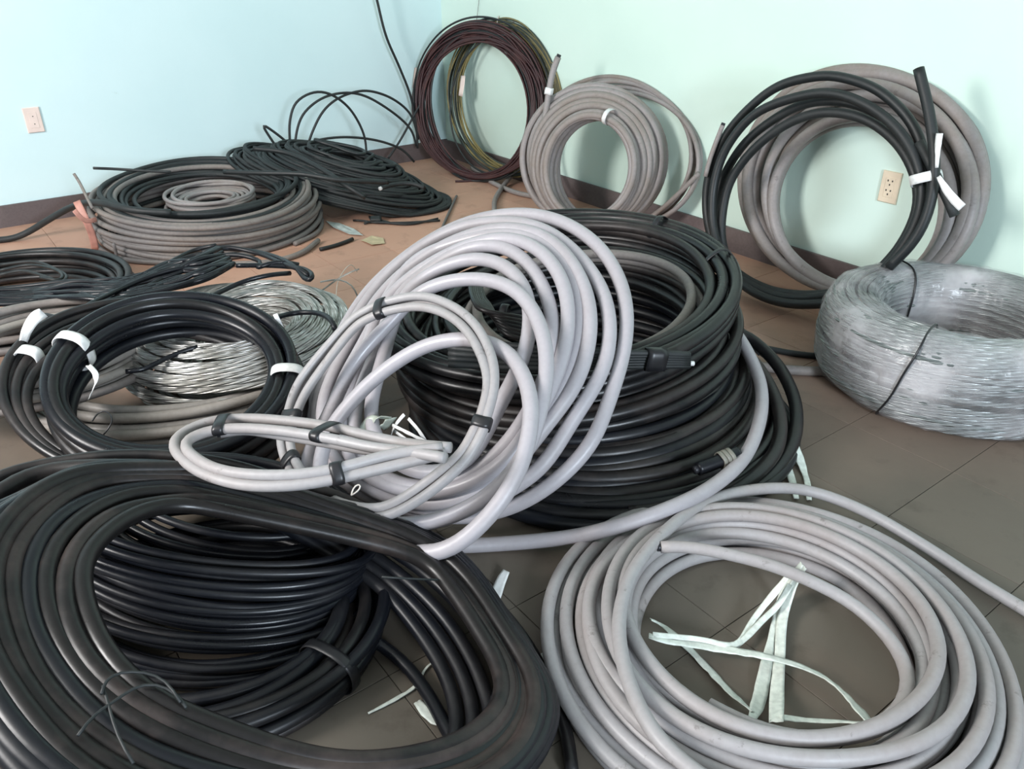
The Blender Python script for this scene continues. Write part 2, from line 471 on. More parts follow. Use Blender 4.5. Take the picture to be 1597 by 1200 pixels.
def film_mat():
    m, nt, b = new_mat('crinkled_clear_film')
    out = nt.nodes['Material Output']
    g = nd(nt, 'ShaderNodeTexCoord')
    n1 = nd(nt, 'ShaderNodeTexNoise'); n1.inputs['Scale'].default_value = 16; n1.inputs['Detail'].default_value = 5; n1.inputs['Distortion'].default_value = 0.8
    n2 = nd(nt, 'ShaderNodeTexNoise'); n2.inputs['Scale'].default_value = 5; n2.inputs['Detail'].default_value = 4
    nt.links.new(g.outputs['Object'], n1.inputs['Vector']); nt.links.new(g.outputs['Object'], n2.inputs['Vector'])
    bp = nd(nt, 'ShaderNodeBump'); bp.inputs['Strength'].default_value = 0.6; bp.inputs['Distance'].default_value = 0.012
    nt.links.new(n1.outputs['Fac'], bp.inputs['Height'])
    b.inputs['Base Color'].default_value = (0.78, 0.76, 0.78, 1); b.inputs['Roughness'].default_value = 0.16
    nt.links.new(bp.outputs['Normal'], b.inputs['Normal'])
    tr = nd(nt, 'ShaderNodeBsdfTransparent')
    mx = nd(nt, 'ShaderNodeMixShader')
    r = ramp(nt, n2.outputs['Fac'], [(0.35, (0.10,) * 3), (0.52, (0.24,) * 3), (0.72, (0.6,) * 3)])
    nt.links.new(r.outputs['Color'], mx.inputs[0]); nt.links.new(tr.outputs[0], mx.inputs[1]); nt.links.new(b.outputs[0], mx.inputs[2])
    nt.links.new(mx.outputs[0], out.inputs['Surface'])
    return m
FILM = film_mat()

# ------------------------------------------------------------------ room shell
WALL_H = 2.7
def slab(name, a, b, h, t, back, mat, kind='structure', z0=0.0):
    c = (a + b) / 2 + UP * (z0 + h / 2) + back * (t / 2)
    d = b - a; L = np.linalg.norm(d)
    o = box(None, name, c, (d / L, UP, back), (L / 2, h / 2, t / 2), mat)
    o['kind'] = kind
    return o
LW, RW = 4.9, 5.3
slab('wall_left', CORNER + DL * LW, CORNER - DL * 0.12, WALL_H, 0.12, -NL, WALL_L)
slab('wall_right', CORNER, CORNER + DR * RW, WALL_H, 0.12, -NR, WALL_R)
slab('baseboard_left', CORNER + DL * LW, CORNER, BB_H, 0.012, NL, BASEB)
slab('baseboard_right', CORNER + NR * 0.012, CORNER + DR * RW, BB_H, 0.012, NR, BASEB)

cl = box(None, 'ceiling', CORNER + DL * LW / 2 + DR * RW / 2 + UP * (WALL_H + 0.05), (DL, DR, UP), (LW / 2, RW / 2, 0.05), plain('ceiling_paint', (0.70, 0.72, 0.70), 0.8, 0, 0.03, 3))
cl['kind'] = 'structure'
fl = box(None, 'floor', CORNER + DL * LW / 2 + DR * RW / 2 - UP * 0.054, (DL, DR, UP), (LW / 2, RW / 2, 0.05), JOINT)
fl['kind'] = 'structure'
TS, GAP = 0.30, 0.0016
p0 = at(1131, 979, 0) - CORNER                                 # two joints cross here in the photograph
oa = (p0 @ DL) % TS - TS; ob = (p0 @ DR) % TS - TS
tile_me = None
for i in range(0, int(LW / TS) + 2):
    for j in range(0, int(RW / TS) + 2):
        a0, a1 = max(0, oa + i * TS), min(LW, oa + (i + 1) * TS)
        b0, b1 = max(0, ob + j * TS), min(RW, ob + (j + 1) * TS)
        if a1 - a0 < 0.02 or b1 - b0 < 0.02: continue
        c = CORNER + DL * (a0 + a1) / 2 + DR * (b0 + b1) / 2
        if c[1] < 0.35 or c[1] > 5.6 or abs(c[0]) > 0.45 + 0.72 * max(c[1], 0.9): continue
        full = (a1 - a0 > TS - 1e-6) and (b1 - b0 > TS - 1e-6)
        if full and tile_me:
            o = bpy.data.objects.new('tile', tile_me); COL.objects.link(o); o.parent = fl
            o.location = tuple(c - UP * 0.002)
        else:
            V = []
            for z, q in ((-0.002, 0), (0.0014, 0), (0.002, 0.0005)):
                for sa, sb in ((-1, -1), (1, -1), (1, 1), (-1, 1)):
                    V.append(DL * sa * ((a1 - a0 - GAP) / 2 - q) + DR * sb * ((b1 - b0 - GAP) / 2 - q) + UP * z)
            F = [[8, 9, 10, 11]] + [[l * 4 + k, l * 4 + (k + 1) % 4, l * 4 + 4 + (k + 1) % 4, l * 4 + 4 + k] for l in range(2) for k in range(4)]
            o = mesh_obj('tile', V, F, FLOOR, None, None, False, base=np.zeros(3)); o.parent = fl
            o.location = tuple(c - UP * 0.002)
            if full: tile_me = o.data

# ------------------------------------------------------------------ outlets
def outlet(px, n, along, d, mat, label, three):
    dd = ray(*px); p = EYE + dd * (np.dot(CORNER - EYE, n) / np.dot(dd, n))
    t = thing('wall_outlet', label, 'outlet', p)
    box(t, 'cover_plate', p + n * 0.005, (along, UP, n), (0.036, 0.057, 0.005), mat, 0.003)
    fc = box(t, 'socket_face', p + n * 0.0105, (along, UP, n), (0.018, 0.036, 0.0012), mat, 0.0008)
    for s in (1, -1):
        if three: holes = ((-0.0085, 0.007), (0.0085, 0.007), (0, -0.007))
        else: holes = ((0, 0),)
        for hx, hz in holes:
            box(fc, 'slot', p + n * 0.0118 + along * hx + UP * (0.0175 * s + hz), (along, UP, n), (0.0022, 0.0032 if three else 0.0022, 0.0005), SLOT)
    return t
outlet((52, 187), NL, -DL, None, PINKP, 'pinkish wall outlet plate with two small dark holes on the left wall', False)
outlet((1389, 292), NR, DR, None, IVORY, 'ivory double wall outlet seen through the upright black and grey cable loops', True)

# ------------------------------------------------------------------ coil helpers
def ring(pl, r, du=0.0, dv=0.0, off=0.0, ecc=1.0, wob=0.0, wz=0.0, rmin=0.0, seed=0, n=96, ph=0.0):
    """one turn of cable as a slightly irregular circle in a plane"""
    q = np.random.RandomState(seed * 7 + 3)
    t = np.linspace(0, 2 * math.pi, n, endpoint=False) + ph
    rad = np.full(n, r); o = np.full(n, off)
    for k in (2, 3, 4):
        rad += wob * q.randn() / k * np.cos(k * t + q.rand() * 6.28)
        o += wz * q.randn() / k * np.cos((k - 1) * t + q.rand() * 6.28)
    P = pl.c + pl.u * (du + rad * np.cos(t))[:, None] + pl.v * (dv + rad * ecc * np.sin(t))[:, None] + pl.n * o[:, None]
    P[:, 2] = np.maximum(P[:, 2], rmin)
    return P

def ell(cx, cy, a, b, rot=0.0, n=30, jit=0.0, seed=1):
    q = np.random.RandomState(seed)
    k = math.radians(rot); out = []
    p = q.rand(4) * 6.28
    for i in range(n):
        t = 2 * math.pi * i / n
        w = 1 + jit * (0.6 * math.cos(2 * t + p[0]) + 0.4 * math.cos(3 * t + p[1]))
        x, y = a * math.cos(t) * w, b * math.sin(t) * w
        out.append((cx + x * math.cos(k) - y * math.sin(k), cy + x * math.sin(k) + y * math.cos(k)))
    return out

def nearest(P, px):
    """index of the path point seen nearest a photo pixel"""
    q = P - EYE
    zc = q[:, 1] * math.cos(PITCH) - q[:, 2] * math.sin(PITCH); dn = -q[:, 1] * math.sin(PITCH) - q[:, 2] * math.cos(PITCH)
    X = 798.5 + FOC * q[:, 0] / zc; Y = 600 + FOC * dn / zc
    return int(np.argmin((X - px[0])**2 + (Y - px[1])**2))

def tangent(P, i):
    t = P[(i + 2) % len(P)] - P[(i - 2) % len(P)]
    return t / np.linalg.norm(t)

def cut_end(parent, P, r, mat=CORE, at_start=False, length=0.012, k=0.62):
    p, d = (P[0], P[0] - P[2]) if at_start else (P[-1], P[-1] - P[-3])
    d = d / np.linalg.norm(d)
    tube(parent, 'conductor_core', np.array([p - d * 0.004, p + d * length * 0.5, p + d * length]), r * k, mat, sides=8, label='bare conductor at the cut end')

# crops of the photograph that the cable runs below were measured in
A_ = lambda *p: Z(540, 320, .288, *p)
B_ = lambda *p: Z(420, 540, .288, *p)
C_ = lambda *p: Z(650, 560, .2254, *p)
N_ = lambda *p: Z(0, 680, .4333, *p)
E_ = lambda *p: Z(400, 750, .3757, *p)
M_ = lambda *p: Z(840, 740, .474, *p)
L_ = lambda *p: Z(240, 560, .4133, *p)
Q_ = lambda *p: Z(0, 380, .3507, *p)
T_ = lambda *p: Z(0, 100, .3507, *p)
W_ = lambda *p: Z(360, 0, .3507, *p)
D_ = lambda *p: Z(780, 60, .263, *p)
F_ = lambda *p: Z(1060, 60, .3363, *p)

# ------------------------------------------------------------------ big leaning pale grey coil (centre)
PJ = Plane((-0.14, 1.84, 0.29), 225, 50)
RJ = 0.0170
tJ = thing('cable_coil', 'large pale grey thick-cable coil leaning on the central black pile, loops fanned out', 'cable coil', (-0.2, 1.5, 0))
J = [
 (0.000, A_((60,540),(200,380),(400,220),(600,110),(780,60),(960,42),(1150,78),(1330,185),(1450,330),(1518,520),(1520,720),(1480,900),(1390,1150)) + C_((1240,560),(1080,750),(920,890),(760,990),(640,1040)) + B_((1100,930),(900,920),(650,860),(450,770),(290,640),(215,480),(220,300),(290,120))),
 (0.037, A_((100,530),(250,350),(450,195),(650,108),(870,88),(1050,120),(1180,200),(1310,330),(1400,480),(1432,650),(1415,850),(1330,1020),(1200,1190)) + C_((930,700),(800,820),(650,900)) + B_((1150,870),(960,900),(700,850),(480,740),(330,610),(250,450),(260,280),(330,110))),
 (0.074, A_((160,520),(300,370),(500,230),(700,150),(870,120),(1040,150),(1170,240),(1260,370),(1318,520),(1330,690),(1290,880),(1210,1040),(1080,1190)) + B_((1330,650),(1180,770),(980,850),(760,850),(520,760),(370,620),(285,450),(290,280),(370,100))),
 (0.074, A_((330,330),(520,230),(680,175),(830,150),(1000,170),(1110,235),(1205,350),(1258,480),(1268,640),(1250,800),(1180,980),(1090,1150)) + B_((1370,600),(1180,720),(960,800),(740,800),(560,720),(420,580),(350,420),(380,220),(470,60))),
 (0.111, A_((180,560),(330,400),(520,280),(700,200),(880,170),(1010,215),(1120,310),(1190,440),(1210,600),(1190,780),(1130,960),(1040,1120)) + B_((1330,590),(1180,700),(1000,780),(800,800),(600,740),(450,640),(400,480),(420,280),(500,100))),
 (0.111, A_((260,520),(400,380),(580,260),(760,205),(920,250),(1030,370),(1100,520),(1130,690),(1110,850),(1060,1000),(980,1140)) + B_((1280,560),(1120,680),(940,770),(760,770),(590,700),(480,570),(450,420),(480,250),(560,90))),
 (0.148, A_((300,500),(450,370),(600,300),(740,282),(870,325),(960,420),(998,550),(996,700),(965,840),(890,980),(800,1120)) + B_((1120,600),(960,690),(800,690),(650,610),(560,480),(540,320),(590,160))),
 (0.185, A_((0,920),(100,770),(280,600),(350,490),(500,420),(700,392),(880,430),(1000,540),(1070,700),(1095,850),(1080,1000),(1030,1190)) + B_((1400,600),(1280,750),(1100,880),(900,955),(720,975),(500,940),(300,840),(200,720),(180,600),(270,490))),
 (0.222, A_((650,722),(450,742),(250,860),(80,1000),(0,1110)) + B_((330,410),(290,540),(260,700),(330,900),(600,1060),(850,1140),(985,1120),(1080,1040),(1200,920),(1330,740),(1400,550),(1430,350),(1400,180),(1330,60)) + A_((800,742))),
]
paths_J = []
for off, px in J:
    P = trace(PJ, px, off * .85, RJ, closed=True, step=0.018, sm=14)
    paths_J.append(P)
    tube(tJ, 'loop', P, RJ, GREY, True, 14)
# its long tail: along the floor to the right and up the side of the black pile
tail_px = [(600, 845), (690, 852), (790, 848), (890, 838), (960, 822), (1040, 795), (1110, 760), (1160, 715), (1184, 660), (1188, 610), (1176, 570), (1155, 530), (1125, 490)]
tail_z = [.017, .017, .018, .045, .095, .118, .118, .125, .142, .158, .175, .20, .215]
tube(tJ, 'loose_end', trace(None, tail_px, zs=tail_z, step=0.018), RJ, GREY, False, 14)

# ------------------------------------------------------------------ slim grey bundle with black tape bands, lying on it
RK = 0.0106
tK = thing('cable_bundle', 'slim pale grey figure-eight cable bundle with black tape bands, on the large grey coil', 'cable bundle', (-0.3, 1.4, 0.02))
K1 = A_((0,650),(100,575),(200,530),(390,492),(560,540),(700,650),(790,830),(800,1000),(750,1180)) + B_((1165,440),(1080,600),(900,770),(700,895),(540,930),(330,880),(170,770),(80,600),(62,480),(95,380),(170,180))
K2 = A_((20,690),(120,615),(220,575),(390,550),(540,590),(660,690),(745,850),(765,1000),(715,1180)) + B_((1120,430),(1040,580),(860,730),(680,850),(540,880),(360,840),(220,740),(130,600),(110,480),(135,400),(210,230))
PK = Plane((-0.14, 1.84, 0.275), 225, 50)
offs = 0.235
pk1 = trace(PK, K1, offs, RK, True, 0.014); pk2 = trace(PK, K2, offs + 0.004, RK, True, 0.014)
pk3 = trace(PK, [((a[0] + b[0]) / 2, (a[1] + b[1]) / 2) for a, b in zip(K1, K2)], offs - 0.018, RK, True, 0.014)
for P in (pk1, pk2, pk3): tube(tK, 'loop', P, RK, GREYM, True, 12)
def tape_at(parent, Pa, Pb, px, mat, w=0.024, label=None, extra=0.0, hb=None, r=RK):
    i, j = nearest(Pa, px), nearest(Pb, px)
    c = (Pa[i] + Pb[j]) / 2; d = Pa[i] - Pb[j]
    j2 = int(np.argmin(np.linalg.norm(Pb - Pa[i], axis=1)))
    d = Pa[i] - Pb[j2]; c = (Pa[i] + Pb[j2]) / 2
    band(parent, 'tape', c, tangent(Pa, i), d, np.linalg.norm(d) / 2 + r + extra, hb if hb else r * 1.2, w, mat, label)
for px in A_((195, 560)) + B_((1150, 425), (110, 640), (110, 385)):
    tape_at(tK, pk1, pk2, px, TAPE_K)
# second half of the figure eight: a long flat loop sagging to the left
PLz = [.30, .30, .29, .27, .245, .225, .215, .215, .22, .235, .255, .275, .30, .325]
l1 = L_((1120,335),(960,320),(830,295),(660,255),(480,232),(330,225),(200,240),(95,290),(80,345),(170,425),(330,475),(520,478),(700,450),(900,405),(1100,355))
l2 = L_((1100,375),(960,350),(830,335),(660,300),(480,272),(340,262),(220,270),(130,305),(125,345),(210,405),(340,435),(520,438),(690,415),(900,360),(1090,335))
zz = lambda n, a=.375, b=.335: [a - (a - b) * math.sin(math.pi * i / (n - 1)) for i in range(n)]
pl1 = trace(None, l1, zs=zz(len(l1)), step=0.012); pl2 = trace(None, l2, zs=zz(len(l2), .39, .347), step=0.012)
tube(tK, 'loop', pl1, RK, GREYM, False, 12); tube(tK, 'loop', pl2, RK, GREYM, False, 12)
end = L_((250, 283), (340, 270), (480, 290), (660, 320), (800, 345), (930, 355))
pe = trace(None, end, zs=[.335, .335, .335, .342, .355, .365], step=0.012)
cut_end(tube(tK, 'loose_end', pe, RK * 0.9, GREYM, False, 12), pe, RK, COREK, True, 0.006)
for px in L_((285, 250), (668, 275), (684, 440)):
    tape_at(tK, pl1, pl2, px, TAPE_K, 0.022)

# ------------------------------------------------------------------ black pile behind: three coils
def flat_coil(t, c, az, el, spec, r, mat, wob=0.008, wz=0.004, seed=1, sides=10, ecc=1.0, name='loop'):
    pl = Plane(c, az, el); out = []
    for i, (R, off, du, dv) in enumerate(spec):
        P = ring(pl, R, du, dv, off, ecc, wob, wz, r, seed + i)
        out.append(P); tube(t, name, P, r, mat, True, sides)
    return out

tI = thing('cable_coil', 'bottom black thick-cable coil of the central pile, wide loops lying on the floor', 'cable coil', (0.25, 1.98, 0))
k = 0
for i in range(13):                                             # the strands climb the sloping flank of the pile
    f = i / 12.0
    q = np.random.RandomState(2000 + i)
    pl = Plane((0.255 - .085 * f, 1.985 + .20 * f, 0.0185 + .115 * f), 225, 90 - 5 * f)
    for R in ((.52, .485, .45, .415) if i % 3 == 0 else (.52,)):
        tube(tI, 'loop', ring(pl, R - .03 * f + q.uniform(-.01, .01), q.uniform(-.012, .012), q.uniform(-.012, .012), q.uniform(-.004, .004), 1.0, .012, .007, .0182, 2000 + i * 5 + k), 0.0178, BLACKD if (i + k) % 3 else BLACK, True, 12); k += 1
# outer loops swung out to the right
for k, (px, zsx) in enumerate([([(1095,560),(1150,520),(1205,560),(1238,620),(1240,680),(1212,730),(1160,770),(1080,800),(1000,815)], [.17,.16,.12,.08,.05,.03,.022,.02,.02]),
                               ([(1080,580),(1140,540),(1180,570),(1212,630),(1215,690),(1185,735),(1130,770),(1060,790),(980,800)], [.19,.18,.14,.10,.075,.06,.05,.04,.035])]):
    tube(tI, 'loop', trace(None, px, zs=zsx), 0.0182, BLACKD, False, 12)
pe = trace(None, [(1150, 706), (1128, 717), (1108, 725), (1088, 732)], zs=[.135, .13, .125, .12], step=.006)
le = tube(tI, 'loose_end', pe, 0.0165, BLACK, False, 12)
SLV = plain('grey_sleeve', (0.20, 0.19, 0.16), 0.4)
for q_ in (-.012, .0, .012):
    band(le, 'sleeve', pe[len(pe) // 3] + q_ * (pe[-1] - pe[0]) / np.linalg.norm(pe[-1] - pe[0]), pe[-1] - pe[0], UP, 0.0172, 0.0172, 0.0105, SLV, 'grey ribbed sleeve on the cable end')
cut_end(le, pe, 0.0165, COREK, False, 0.01)

tI2 = thing('cable_coil', 'middle black coil of the central pile with taped bundle end and white wire tip', 'cable coil', (0.12, 1.99, 0.19))
spec = []
for k, (R, z) in enumerate([(.50,.0),(.46,.0),(.42,.0),(.38,.0),(.51,.034),(.47,.034),(.43,.034),(.39,.034),(.35,.034)]):
    spec.append((R, z, rnd.uniform(-.015, .015), rnd.uniform(-.012, .012)))
flat_coil(tI2, (0.165, 2.20, 0.170), 235, 83, spec, 0.0165, BLACKD, 0.010, 0.006, 60, 12)
fan = []
for k in range(6):
    y = 548 + 4.5 * k
    P = trace(None, [(700, y - 22 + 4 * k), (820, y - 6 + 2 * k), (930, y + 2), (1020, y + 3 - k * .6), (1075, 562 + (k - 2.5) * 3.4)], zs=[.35 - .008 * k, .355 - .008 * k, .36 - .008 * k, .352 - .007 * k, .335 - .006 * k])
    fan.append(P); tube(tI2, 'loose_end', P, 0.0085, BLACKM, False, 8)
cfan = np.mean([P[-5] for P in fan], 0)
band(tI2, 'tape', cfan, fan[2][-3] - fan[2][-8], UP, 0.027, 0.017, 0.05, TAPE_K)
cut_end(tI2, fan[4], 0.009, TAPE_W, False, 0.012, 0.7)

tI3 = thing('cable_coil', 'top black coil of the central pile, open ring with black tape bands', 'cable coil', (0.12, 1.99, 0.30))
spec = []
for k, (R, z) in enumerate([(.52,.0),(.485,.0),(.45,.0),(.535,.031),(.50,.031),(.465,.031),(.515,.06),(.485,.06),(.54,.063),(.455,.055)]):
    spec.append((R, z, rnd.uniform(-.012, .012), rnd.uniform(-.010, .010)))
top_paths = flat_coil(tI3, (0.135, 2.26, 0.255), 235, 82, spec, 0.0155, BLACKD, 0.008, 0.005, 90, 12)
pin = Plane((0.135, 2.26, 0.255), 235, 82)
for k, (R, z, du, dv) in enumerate([(.36, .0, .10, .02), (.39, .02, .08, .01), (.33, .025, .09, .03), (.42, .0, .07, .0), (.375, -.02, .11, .0)]):
    tube(tI3, 'loop', ring(pin, R, du, dv, z, 0.95, 0.01, 0.006, 0.02, 120 + k), 0.0145, GREYO if k in (0, 2) else BLACKD, True, 12)
for px in [(1032, 378), (1120, 415), (785, 495)]:
    i = nearest(top_paths[4], px)
    c = np.mean([p[np.argmin(np.linalg.norm(p - top_paths[4][i], axis=1))] for p in top_paths[3:]], 0)
    band(tI3, 'tape', c, tangent(top_paths[4], i), pin.u * (top_paths[4][i] - pin.c) @ pin.u + pin.v * (top_paths[4][i] - pin.c) @ pin.v, 0.045, 0.036, 0.02, TAPE_K)

# grey-brown inner coil seen inside the pile (tape band at its side)
tI4 = thing('cable_bundle', 'small dark bundle with a black tape band inside the large grey coil', 'cable bundle', (-0.1, 2.0, 0.4))
for k in range(7):
    a = A_((680 + 6*k, 390 + 2*k), (675 + 12*k, 470 + 6*k), (720 + 10*k, 560 - 2*k), (830 + 3*k, 590 + 16*k), (960, 610 + 20*k))
    tube(tI4, 'strand', trace(None, a, zs=[.33, .335 - .004*k, .34 - .005*k, .33 - .006*k, .315 - .006*k], step=0.012), 0.0075, BLACKD, False, 8)
c = at(786, 496, .312)
band(tI4, 'tape', c, np.array([.7, -.2, 0.0]), np.array([0.1, 0.5, 0.6]), 0.036, 0.02, 0.022, TAPE_K)

# cables on the floor between the pile and the wrapped coil
P = trace(None, [(1150, 528), (1180, 540), (1240, 552), (1300, 557), (1400, 560)], zs=[.05, .014, .011, .011, .011])
o = tube(None, 'floor_cable', P, 0.0105, BLACKM, False, 10); tag(o, 'thin black cable on the floor running to the wrapped coil', 'cable')
P = trace(None, [(1130, 562), (1180, 571), (1240, 578), (1310, 580), (1420, 585)], zs=[.03, .018, .016, .016, .016])
o = tube(None, 'floor_cable', P, 0.0155, GREYO, False, 10); tag(o, 'thick grey cable on the floor running under the wrapped coil', 'cable')
P = trace(None, [(1120, 500), (1145, 512), (1170, 530), (1189, 550)], zs=[.15, .13, .10, .07])
tC = thing('cable_offcut', 'short black cable end with a cut face at the right of the black pile', 'cable', (P[-1][0], P[-1][1], 0.1))
tube(tC, 'sheath', P, 0.0165, BLACKM, False, 12); cut_end(tC, P, 0.0165, CORE, False, 0.012, 0.75)

# ------------------------------------------------------------------ front right grey coil
RM = 0.0134
tM = thing('cable_coil', 'grey cable coil flat on the floor at front right with pale strings inside', 'cable coil', (0.5, 1.12, 0))
PM = Plane((0.495, 1.125, 0), 180, 90)
spec = []
for z, rs in ((.0138, (.262, .290, .319, .348, .377, .405, .431)), (.039, (.276, .305, .333, .363, .392, .419)), (.064, (.268, .298, .328, .36)), (.088, (.285, .318))):
    for R in rs: spec.append((R + rnd.uniform(-.006, .006), z, rnd.uniform(-.009, .009), rnd.uniform(-.008, .008) + z * .1))
for i, (R, off, du, dv) in enumerate(spec):
    tube(tM, 'loop', ring(PM, R, du, dv, off, 1.0, 0.010, 0.004, RM, 200 + i), RM, GREYM, True, 14)
big = M_((1640,470),(1450,355),(1300,255),(1100,135),(930,65),(800,45),(640,62),(510,115),(400,205),(310,320),(268,450),(268,570),(305,710),(385,860),(520,985),(700,1085),(900,1130))
P = trace(None, big, zs=[.018,.018,.02,.03,.05,.07,.085,.098,.11,.114,.114,.112,.11,.108,.105,.10,.095])
tube(tM, 'loose_end', P, RM, GREYM, False, 14)
e2 = M_((402,240),(480,238),(600,258),(760,298),(880,345),(1010,410),(1120,500),(1200,610),(1215,720),(1150,810),(1020,860),(860,870),(700,830),(560,760))
P = trace(None, e2, zs=[.108,.11,.112,.108,.10,.09,.082,.076,.072,.07,.068,.066,.064,.062])
cut_end(tube(tM, 'loose_end', P, RM * 0.95, GREYM, False, 14), P, RM * 0.95, COREK, True, 0.008, .7)
def rib(px, zs, w, tw=0.0, parent=tM, mat=RIBB, name='tie_string', step=0.012, label=None):
    P = trace(None, px, zs=zs, step=step)
    n = len(P); ww = np.array(w) if not np.isscalar(w) else np.full(2, w)
    wid = np.interp(np.linspace(0, 1, n), np.linspace(0, 1, len(ww)), ww)
    return ribbon(parent, name, P, wid, mat, None, 0.0012, tw * np.linspace(0, 1, n), 0.0007, label)
X_ = lambda *p: Z(1000, 880, .2004, *p)
rib(X_((60,560),(200,600),(450,625),(800,690),(1000,725),(1250,800),(1440,890),(1520,950),(1640,1070),(1800,1260)), [.06,.05,.03,.03,.03,.025,.02,.02,.03,.06], [.012,.02,.028,.024,.018,.018,.010,.012,.024,.022], 0.4)
rib(X_((1250,0),(1180,90),(1100,260),(1050,420),(1010,600),(960,850),(920,1050),(850,1230)), [.10,.07,.02,.012,.01,.01,.012,.05], [.014,.02,.014,.014,.022,.026,.024,.01], 0.3)
rib(X_((1270,20),(1200,120),(1120,330),(1090,500),(1080,700),(1060,950),(1050,1230)), [.10,.07,.022,.014,.012,.012,.05], [.014,.02,.02,.02,.024,.026,.024], -0.3)
rib(X_((1180,40),(1060,200),(950,330),(850,470),(770,610),(690,640),(480,590),(90,550)), [.10,.06,.03,.02,.02,.03,.035,.06], [.008,.014,.012,.012,.012,.010,.010,.010], 0.6)
rib(X_((1160,160),(1060,330),(960,420),(850,540),(740,640)), [.06,.03,.022,.02,.02], [.014,.012,.012,.012,.010], 0.4)
rib(X_((75,430),(200,500),(330,620),(480,770),(680,990),(870,1150)), [.05,.02,.008,.008,.01,.04], [.008,.016,.016,.018,.018,.008], 0.5)
rib(X_((1080,1195),(1300,1215),(1600,1230),(1900,1240)), [.05,.03,.03,.05], [.012,.014,.012,.006], 0.8)

# ------------------------------------------------------------------ front left big black coil
RN = 0.0150
tN = thing('cable_coil', 'large black thick-cable coil at front left, tilted over the smaller black coils', 'cable coil', (-0.35, 1.05, 0))
PN = Plane((-0.35, 1.05, 0.23), 80, 70)
N1 = N_((800,270),(640,252),(480,282),(345,380),(290,500),(312,640),(400,800),(560,940),(800,1050),(1100,1160)) + E_((500,1180),(800,1110),(970,1000),(1012,900),(1020,780),(930,620),(800,440),(620,300))
px0 = np.array(N1)
loops_N = []
c_px = px0.mean(0)
outer = np.array(N_((820,150),(600,118),(300,130),(90,230),(-60,420),(-60,700),(80,980),(330,1220),(650,1340),(1000,1370)) + E_((560,1330),(900,1260),(1100,1110),(1165,930),(1130,800),(1010,600),(860,390),(640,230)))
for k in range(16):
    f = [0, .17, .34, .52, .70, .86, 1.0, .07, .25, .43, .62, .90, .02, 1.14, 1.28, 1.42][k]
    off = [0, .004, .010, .012, .010, .004, -.004, .040, .044, .048, .048, .040, .062, -.002, .004, .012][k]
    q = np.random.RandomState(300 + k)
    ff_ = np.where(outer[:, 1:2] < 820, min(f, 1.0), f)            # the outermost turns only spread towards the viewer
    px = px0 * (1 - ff_) + outer * ff_ + q.randn(*px0.shape) * 2.2
    P = trace(PN, [tuple(p) for p in px], -off, RN, True, 0.018, sm=6)
    loops_N.append(P)
    tube(tN, 'loop', P, RN, BLACKN if k < 7 and k % 4 != 3 else BLACK, True, 14)  # lower turns get the plain black sheath: shade between turns put into colour
# lower loops lying on the floor at the right end
for k, f in enumerate((-.03, .06, .16, .30)):
    q = np.random.RandomState(330 + k)
    base = np.array(E_((-200,60),(100,170),(330,300),(520,430),(680,600),(790,780),(840,900),(860,1000),(840,1100),(760,1200),(500,1300)))
    px = base + np.array([f * 260, -f * 30]) + q.randn(*base.shape) * 2
    P = trace(None, [tuple(p) for p in px], zs=[.22, .16, .11, .075, .05, .035, .026, .022, .02, .02, .02])
    tube(tN, 'loop', P, RN * 0.9, BLACK, False, 12)
# two slimmer turns that wander outside the ring
P = trace(None, N_((-380,620),(-220,330),(-30,160),(60,125),(200,95),(400,70),(620,72),(860,110),(1100,190)) + E_((330,60),(620,210),(900,420),(1060,590),(1150,720),(1230,880),(1290,1060),(1310,1220)), zs=[.06,.2,.30,.30,.30,.30,.29,.27,.22,.17,.10,.04,.02,.013,.012,.012,.012])
tube(tN, 'loose_end', P, 0.0118, BLACKD, False, 12)
P = trace(None, N_((-380,680),(-220,400),(-30,230),(60,165),(200,122),(420,112),(640,120),(900,165),(1180,250)) + E_((480,150),(700,300),(860,450),(960,600),(1060,750),(1120,900),(1150,1050),(1100,1200)), zs=[.06,.2,.31,.31,.31,.31,.30,.27,.21,.15,.09,.05,.035,.025,.02,.02,.02])
tube(tN, 'loop', P, 0.0165, BLACKD, False, 12)
# thin wire binding at the front and a thin string across the right side
w = N_((280,1080),(340,1000),(410,960),(480,905),(560,890),(640,930),(670,980))
P = trace(PN, w, 0.021, 0.01)
tube(tN, 'binding_wire', P, 0.0022, BLACKM, False, 6)
P = trace(PN, N_((365,930),(380,880),(430,850),(520,850),(600,880),(650,960)), 0.024, 0.01)
tube(tN, 'binding_wire', P, 0.0022, BLACKM, False, 6)
P = trace(PN, N_((480,1180),(420,1080),(395,980),(370,900)), 0.021, 0.01)
tube(tN, 'binding_wire', P, 0.0022, BLACKM, False, 6)
P = trace(None, E_((520,400),(640,408),(760,412),(890,412)), zs=[.20,.18,.15,.10])
tube(tN, 'binding_wire', P, 0.0022, BLACKM, False, 6)

